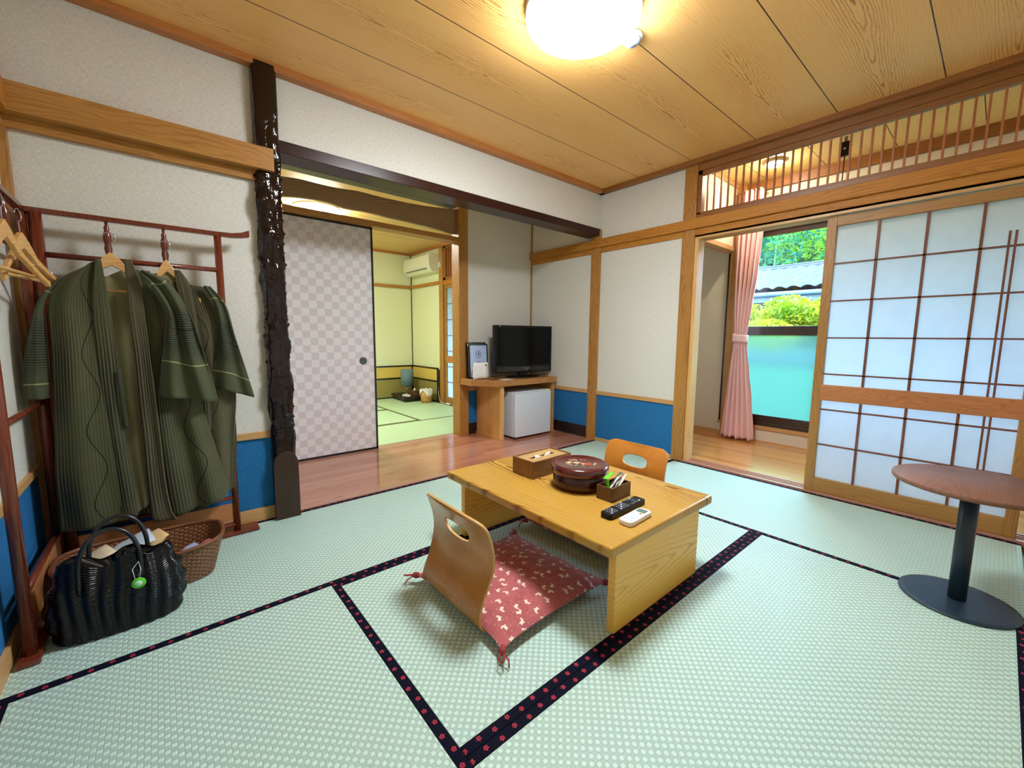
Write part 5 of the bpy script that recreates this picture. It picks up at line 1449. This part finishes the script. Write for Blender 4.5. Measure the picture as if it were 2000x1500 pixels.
# ================================================================ NEXT ROOM'S THINGS
ac = thing('air_conditioner', 'cream wall air conditioner high on the next room wall', 'air conditioner', (3.12, 5.82, 1.93))
prf = [(3.208, 1.925), (3.208, 2.185), (3.06, 2.185), (3.035, 2.17), (3.028, 2.13), (3.028, 2.02), (3.045, 1.965), (3.09, 1.93)]
vs = [(x, 5.42, z) for x, z in prf] + [(x, 6.22, z) for x, z in prf]; n_ = len(prf)
obj('casing', MB().add(vs, [tuple(range(n_))[::-1], tuple(range(n_, 2 * n_))] + [(i, (i + 1) % n_, n_ + (i + 1) % n_, n_ + i) for i in range(n_)]), 'off_white', ac, bevel=0.008, seg=3)
obj('louvre', MB().box(3.030, 3.05, 5.50, 6.14, 1.968, 1.985), 'grey', ac, bevel=0.002)
obj('front_panel', MB().box(3.024, 3.03, 5.43, 6.21, 2.02, 2.165), 'off_white', ac, bevel=0.002)
oc = obj('power_cable', MB().tube([(3.19, 5.42, 2.02), (3.185, 5.37, 2.02), (3.186, 5.36, 2.08), (3.186, 5.365, 2.2), (3.19, 5.37, 2.3)], 0.004, 6), 'off_white', ac)
obj('plug', MB().box(3.165, 3.195, 5.352, 5.388, 1.99, 2.065), 'white', ac, bevel=0.003)
tr = thing('low_tray', 'low black wooden tray table in the corner of the next room', 'tray', (2.92, 5.97, 0.0))
trm = Matrix.Translation((2.925, 5.985, 0)) @ Matrix.Rotation(math.radians(-4), 4, 'Z')
obj('top', MB().box(-0.15, 0.15, -0.27, 0.27, 0.055, 0.085).xform(trm), 'dark_trim', tr, bevel=0.003)
for a, b_ in ((-0.13, -0.25), (0.11, -0.25), (-0.13, 0.23), (0.11, 0.23)): obj('leg', MB().box(a, a + 0.02, b_, b_ + 0.02, 0.0018, 0.056).xform(trm), 'dark_trim', tr)
obj('apron', MB().box(-0.135, 0.135, -0.255, -0.245, 0.02, 0.056).box(-0.135, -0.125, -0.255, 0.255, 0.02, 0.056).xform(trm), 'dark_trim', tr)
dl = thing('table_lamp', 'small lamp with a blue-grey cylinder shade on the low black tray', 'lamp', (2.955, 6.03, 0.085))
obj('base', MB().lathe([(0.0, 0.0), (0.055, 0.0), (0.055, 0.008), (0.0, 0.012)], 2.955, 6.03, 0.0855, 28), 'steel', dl)
obj('stem', MB().lathe([(0.010, 0.01), (0.010, 0.15)], 2.955, 6.03, 0.0855, 16), 'steel', dl)
obj('lamp_shade', MB().lathe([(0.090, 0.135), (0.092, 0.135), (0.092, 0.385), (0.090, 0.385)], 2.955, 6.03, 0.0855, 40), 'shade_blue', dl, solid=0.002)
tx2 = thing('tissue_box', 'dark tissue box on the low black tray by the wicker bin', 'tissue box', (3.0, 5.84, 0.0855))
obj('box', MB().box(2.935, 3.045, 5.77, 5.91, 0.0862, 0.160), 'walnut', tx2, bevel=0.002)
obj('tissue', MB().grid(lambda u, v: (2.97 + u * 0.04, 5.82 + v * 0.03 - 0.01 * u, 0.158 + 0.035 * math.sin(PI * u) * (0.5 + 0.5 * v)), 6, 6), 'paper', tx2, solid=0.001)
ph = obj('white_controller', placed(slab(MB(), 0.05, 0.15, 0.0, 0.022, 0.015), 2.83, 5.80, 0.0862, 0.3), 'white', bevel=0.004)
tag(ph, 'small white controller lying at the front of the low black tray', 'remote')
bn = thing('waste_bin', 'small wooden waste bin lined with a white plastic bag in the next room', 'bin', (3.035, 5.56, 0.0))
obj('bin', MB().lathe([(0.0, 0.0), (0.078, 0.0), (0.088, 0.17), (0.084, 0.17), (0.076, 0.006), (0.0, 0.006)], 3.035, 5.56, 0.0005, 36), 'cedar', bn)
def bagf(u, v):
    a = 2 * PI * u; r = 0.094 + 0.012 * mnoise.noise(Vector((math.cos(a) * 2, math.sin(a) * 2, v * 2)))
    if v < 0.5: z = 0.205 - 0.0 - 0.09 * (0.5 - v) * 2 * (0.7 + 0.5 * math.sin(3 * a)); rr = r + 0.004
    else: z = 0.205 - 0.16 * (v - 0.5) * 2; rr = r * 0.86 - 0.01 * (v - 0.5)
    return (3.035 + rr * math.cos(a), 5.56 + rr * math.sin(a), z + 0.006 * math.sin(7 * a))
obj('plastic_bag', MB().grid(bagf, 48, 12), 'white', bn)
pa = obj('power_adapter', MB().box(3.155, 3.185, 5.10, 5.19, 0.0065, 0.03), 'white', bevel=0.004)
tag(pa, 'white power adapter on the floor before the narrow paper screen of the next room', 'adapter')
wc = obj('extension_cord', MB().tube([(3.17, 5.19, 0.012), (3.175, 5.26, 0.010), (3.165, 5.36, 0.012), (3.176, 5.42, 0.06), (3.180, 5.44, 0.12), (3.184, 5.445, 0.20)], 0.004, 6), 'white')
tag(wc, 'white cord running from the floor adapter up the next room wall', 'cord')

# ================================================================ CURTAIN
cu_ = thing('curtain', 'dusty pink curtain tied at its waist beside the veranda window', 'curtain', (4.29, 1.62, 0.02))
XC = 4.300
def cpos(u, v):
    z = 2.37 - v * 2.345
    prof = [(2.37, 1.515, 1.738), (2.0, 1.508, 1.738), (1.6, 1.528, 1.733), (1.3, 1.556, 1.722), (1.1, 1.576, 1.708), (1.0, 1.582, 1.700), (0.9, 1.574, 1.706), (0.7, 1.545, 1.722), (0.4, 1.503, 1.742), (0.15, 1.475, 1.758), (0.0, 1.462, 1.766)]
    for i in range(len(prof) - 1):
        if prof[i][0] >= z >= prof[i + 1][0]:
            a = (prof[i][0] - z) / (prof[i][0] - prof[i + 1][0]); a = a * a * (3 - 2 * a) * 0.5 + a * 0.5
            y0 = prof[i][1] + (prof[i + 1][1] - prof[i][1]) * a; y1 = prof[i][2] + (prof[i + 1][2] - prof[i][2]) * a
            break
    else: y0, y1 = prof[-1][1:]
    k = min(1, abs(z - 1.0) / 0.5)
    fo = math.sin(u * 2 * PI * 5.5 + 0.5 * math.sin(v * 4)) * (0.010 + 0.016 * k) + mnoise.noise(Vector((u * 5, v * 3, 0))) * 0.012
    return Vector((XC + fo - 0.012 * math.sin(PI * u), y1 + (y0 - y1) * u, z + (0.006 * math.sin(u * 20) if v > 0.97 else 0)))
obj('drape', MB().grid(cpos, 120, 110), 'pink', cu_, solid=0.002)
def tpos(u, v):
    a = 2 * PI * u; p = sup(a, 0.036, 0.068, 2.8)
    return Vector((XC - 0.005 + p[0], 1.641 + p[1], 0.965 + v * 0.075 + 0.012 * math.sin(a) * 0.6))
obj('tieback', MB().grid(tpos, 48, 4), 'pink', cu_, solid=0.003)
obj('curtain_rail', MB().box(XO - 0.125, XO - 0.112, 1.48, 1.755, 2.362, 2.376).box(XO - 0.118, XO - 0.02, 1.6, 1.62, 2.372, 2.382), 'mould_y', cu_)

# ================================================================ GARDEN
M['ground'] = plain('garden_ground', (52, 72, 50), 0.9)
gr = MB().box(4.6, 60, -40, 50, -0.7, -0.6)
struct('floor_garden', gr, 'ground')
def leafmat(name, c1, c2):
    n = NT(name)
    nz = n.noise(n.obj, 1.3, 3)
    rn = n.n('ObjectInfo', 5)
    col = n.mix(n.ramp(nz, [(0.35, 0.0), (0.62, 1.0)]), lin(c1), lin(c2))
    tr = n.n('BsdfTranslucent', 0, None, Color=col)
    df = n.bsdf(col, 0.6, 0.2)
    return n.done(n.n('MixShader', 0, None, i0=0.45, i1=df, i2=tr))
M['bamboo_leaf'] = leafmat('bamboo_leaves', (40, 122, 60), (120, 158, 26))
M['bamboo_leaf2'] = leafmat('bamboo_leaves_teal', (14, 84, 76), (44, 124, 66))
M['maple_leaf'] = leafmat('maple_leaves', (84, 122, 20), (166, 156, 22))
M['culm'] = plain('bamboo_culm', (120, 180, 90), 0.5)
M['twig'] = plain('brown_twigs', (96, 80, 60), 0.8)
M['hill'] = leafmat('wooded_hill', (6, 30, 34), (12, 46, 32))
random.seed(11)
def leaves(mb, blobs, n, size, asp=0.5):
    vs = []; fs = []
    for i in range(n):
        c_, r = random.choice(blobs)
        while True:
            p = Vector((random.uniform(-1, 1), random.uniform(-1, 1), random.uniform(-1, 1)))
            if p.length < 1: break
        p = p.normalized() * (p.length ** 0.5)
        p = Vector(c_) + Vector((p.x * r[0], p.y * r[1], p.z * r[2]))
        d = Vector((random.gauss(0, 1), random.gauss(0, 1), random.gauss(0, 0.6) - 0.3)).normalized()
        e = d.cross(Vector((random.gauss(0, 1), random.gauss(0, 1), random.gauss(0, 1)))).normalized()
        s_ = size * random.uniform(0.6, 1.4)
        o_ = len(vs)
        vs += [p - d * s_, p + e * s_ * asp * 0.5, p + d * s_, p - e * s_ * asp * 0.5]
        fs.append((o_, o_ + 1, o_ + 2, o_ + 3))
    return mb.add(vs, fs)
def bamboo(label, x, y, z0, h, mt, group):
    t = thing('bamboo', label, 'bamboo', (x, y, z0), group)
    lean = random.uniform(-0.6, 0.6)
    path = [(x, y + lean * (k / 8) ** 2 * 1.2, z0 + h * k / 8) for k in range(9)]
    obj('culm', MB().tube(path, [0.06 * (1 - 0.08 * k) for k in range(9)], 8), 'culm', t)
    bl = []
    for k in range(9):
        f_k = 0.30 + 0.70 * k / 8
        bl.append(((x + random.uniform(-0.5, 0.5), y + lean * f_k ** 2 * 1.2 + random.uniform(-0.6, 0.6), z0 + h * f_k), (0.9, random.uniform(0.6, 1.2), random.uniform(0.5, 0.9))))
    obj('foliage', leaves(MB(), bl, 1500, 0.13, 0.5), mt, t)
    return t
# wooded slope with bamboo
hl = MB().grid(lambda u, v: (19 + v * 30, -20 + u * 60, -0.6 + 7.6 * math.sin(min(1, v * 3.2) * PI / 2) + 0.8 * mnoise.noise(Vector((u * 9, v * 7, 0)))), 60, 30)
hm = obj('hillside', hl, 'hill'); hm['kind'] = 'structure'
BL = ['slender teal green bamboo', 'bright green bamboo']
ROWN = ['front row', 'middle row', 'rear row']
ORD = ['first', 'second', 'third', 'fourth', 'fifth', 'sixth', 'seventh', 'eighth', 'ninth']
k = 0
for row, xx in enumerate((21.6, 24.0, 26.6)):
    for j in range(1, 8):
        yy = 0.5 + j * (1.35 + row * 0.25) + random.uniform(-0.3, 0.3) + (row % 2) * 0.6
        br = yy < 6.3 * xx / 20 and random.random() < 0.7
        bamboo('%s behind the house, %s of the %s counting from the right' % (BL[1] if br else BL[0], ORD[j], ROWN[row]), xx + random.uniform(-0.5, 0.5), yy, -0.6 + (xx - 19) * 0.62, random.uniform(4.6, 6.2), 'bamboo_leaf' if br else 'bamboo_leaf2',
               'bright green bamboos on the slope' if br else 'teal bamboos on the slope')
        k += 1
# neighbouring house
hs = thing('house', 'neighbouring house with a silvery tiled roof seen through the veranda window', 'house', (15.5, -1.0, -0.6))
def tiles():
    n = NT('silver_roof_tiles')
    nz = n.noise(n.obj, 6, 3)
    x = n.sep(n.obj)
    v = n.math('FRACT', n.math('MULTIPLY', n.math('ADD', x[0], 3.5), 3.75))
    u = n.math('FRACT', n.math('DIVIDE', n.math('ADD', x[1], -1.0), 0.30))
    d = n.math('MULTIPLY', n.math('LESS_THAN', v, 0.30), n.math('LESS_THAN', n.math('ABSOLUTE', n.math('SUBTRACT', u, 0.5)), 0.30))
    c = n.mix(nz, lin((40, 44, 52)), lin((66, 71, 80)))
    c = n.mix(n.math('MULTIPLY', d, 0.9), c, lin((8, 12, 22)))
    return n.done(n.bsdf(c, 0.55, 0.25))
M['tiles'] = tiles()
M['plaster'] = plain('white_plaster', (88, 92, 94), 0.8)
M['gutter'] = plain('slate_gutter', (70, 92, 120), 0.5)
E0, E1, G0, G1 = -9.0, 9.3, -7.0, 5.6
def roofp(u, v):     # v=0 eave, 1 ridge
    ya = E0 + (G0 - E0) * v; yb = E1 + (G1 - E1) * v
    y = ya + (yb - ya) * u
    row = v * 15; fr = row - math.floor(row)
    wave = 0.06 * abs(math.sin(PI * y / 0.30)) + 0.09 * (1 - fr)
    return (12.0 + 4.0 * v, y, 2.16 + 1.06 * v + wave)
obj('tiled_roof', MB().grid(roofp, 420, 60, smooth=False), 'tiles', hs)
obj('hip_roof', MB().add([(12.0, E1, 2.18), (16.0, G1, 3.26), (20.0, E1, 2.18)], [(0, 1, 2)]).add([(20.0, E1, 2.18), (16.0, G1, 3.26), (16.0, G0, 3.26), (20.0, E0, 2.18)], [(0, 1, 2, 3)]), 'tiles', hs)
obj('ridge', MB().box(15.85, 16.15, G0, G1 + 0.1, 3.24, 3.38).box(15.9, 16.1, G0, G1 + 0.05, 3.38, 3.44), 'tiles', hs, bevel=0.03)
obj('gutter', MB().tube([(11.95, E0, 2.12), (11.95, E1, 2.12)], 0.06, 8), 'gutter', hs)
obj('fascia', MB().box(12.0, 12.06, E0, E1, 1.93, 2.16), 'plaster', hs)
obj('eave_soffit', MB().box(12.05, 13.0, E0 + 0.3, E1 - 0.3, 1.98, 2.02), 'plaster', hs)
obj('wall', MB().box(12.9, 19.0, E0 + 0.9, E1 - 1.0, -0.6, 2.0), 'plaster', hs)
# maple bushes in front
def bush(label, x, y, zt, rx, ry):
    t = thing('garden_maple', label, 'tree', (x, y, -0.6))
    bl = []
    for k in range(9):
        a = random.uniform(0, 2 * PI); q = random.uniform(0.1, 0.9)
        bl.append(((x + rx * q * math.cos(a) * 0.8, y + ry * q * math.sin(a), zt - 0.26 - 0.35 * q * random.random() - 0.05 * k), (rx * 0.5, ry * 0.5, 0.24)))
    obj('foliage', leaves(MB(), bl, 6500, 0.05, 0.6), 'maple_leaf', t)
    tk = MB().tube([(x, y, -0.6), (x + 0.05, y, 0.3), (x, y + 0.08, zt - 0.5)], [0.06, 0.045, 0.02], 8)
    for k in range(5):
        c_ = bl[k][0]; tk.tube([(x, y + 0.05, zt - 0.9), ((x + c_[0]) / 2, (y + c_[1]) / 2, (zt - 0.9 + c_[2]) / 2 + 0.05), c_], [0.02, 0.014, 0.006], 6)
    obj('trunk', tk, 'twig', t)
bush('yellow green maple bush left in the window view, nearest the pink curtain', 7.6, 2.75, 1.86, 0.9, 0.8)
bush('yellow green maple bush right in the window view, before the house eaves', 7.9, 1.95, 1.84, 0.8, 0.8)
bush('yellow green maple bush hidden behind the paper screens', 7.8, 0.2, 1.6, 0.8, 0.7)
bush('yellow green maple bush further left along the garden fence', 7.7, 4.6, 1.7, 0.8, 0.7)
M['fence'] = plain('turquoise_fence_boards', (36, 92, 80), 0.7)
M['fence_top'] = plain('grey_blue_fence_cap', (44, 62, 82), 0.6)
fn = thing('garden_fence', 'pale turquoise garden fence blurred behind the frosted lower pane', 'fence', (6.6, 2, -0.6))
fb_ = MB()
for k in range(60): fb_.box(6.6, 6.63, -4 + k * 0.2, -4 + k * 0.2 + 0.185, -0.6, 0.66)
obj('boards', fb_, 'fence', fn)
obj('cap', MB().box(6.57, 6.66, -4, 8, 0.66, 0.80), 'fence_top', fn)
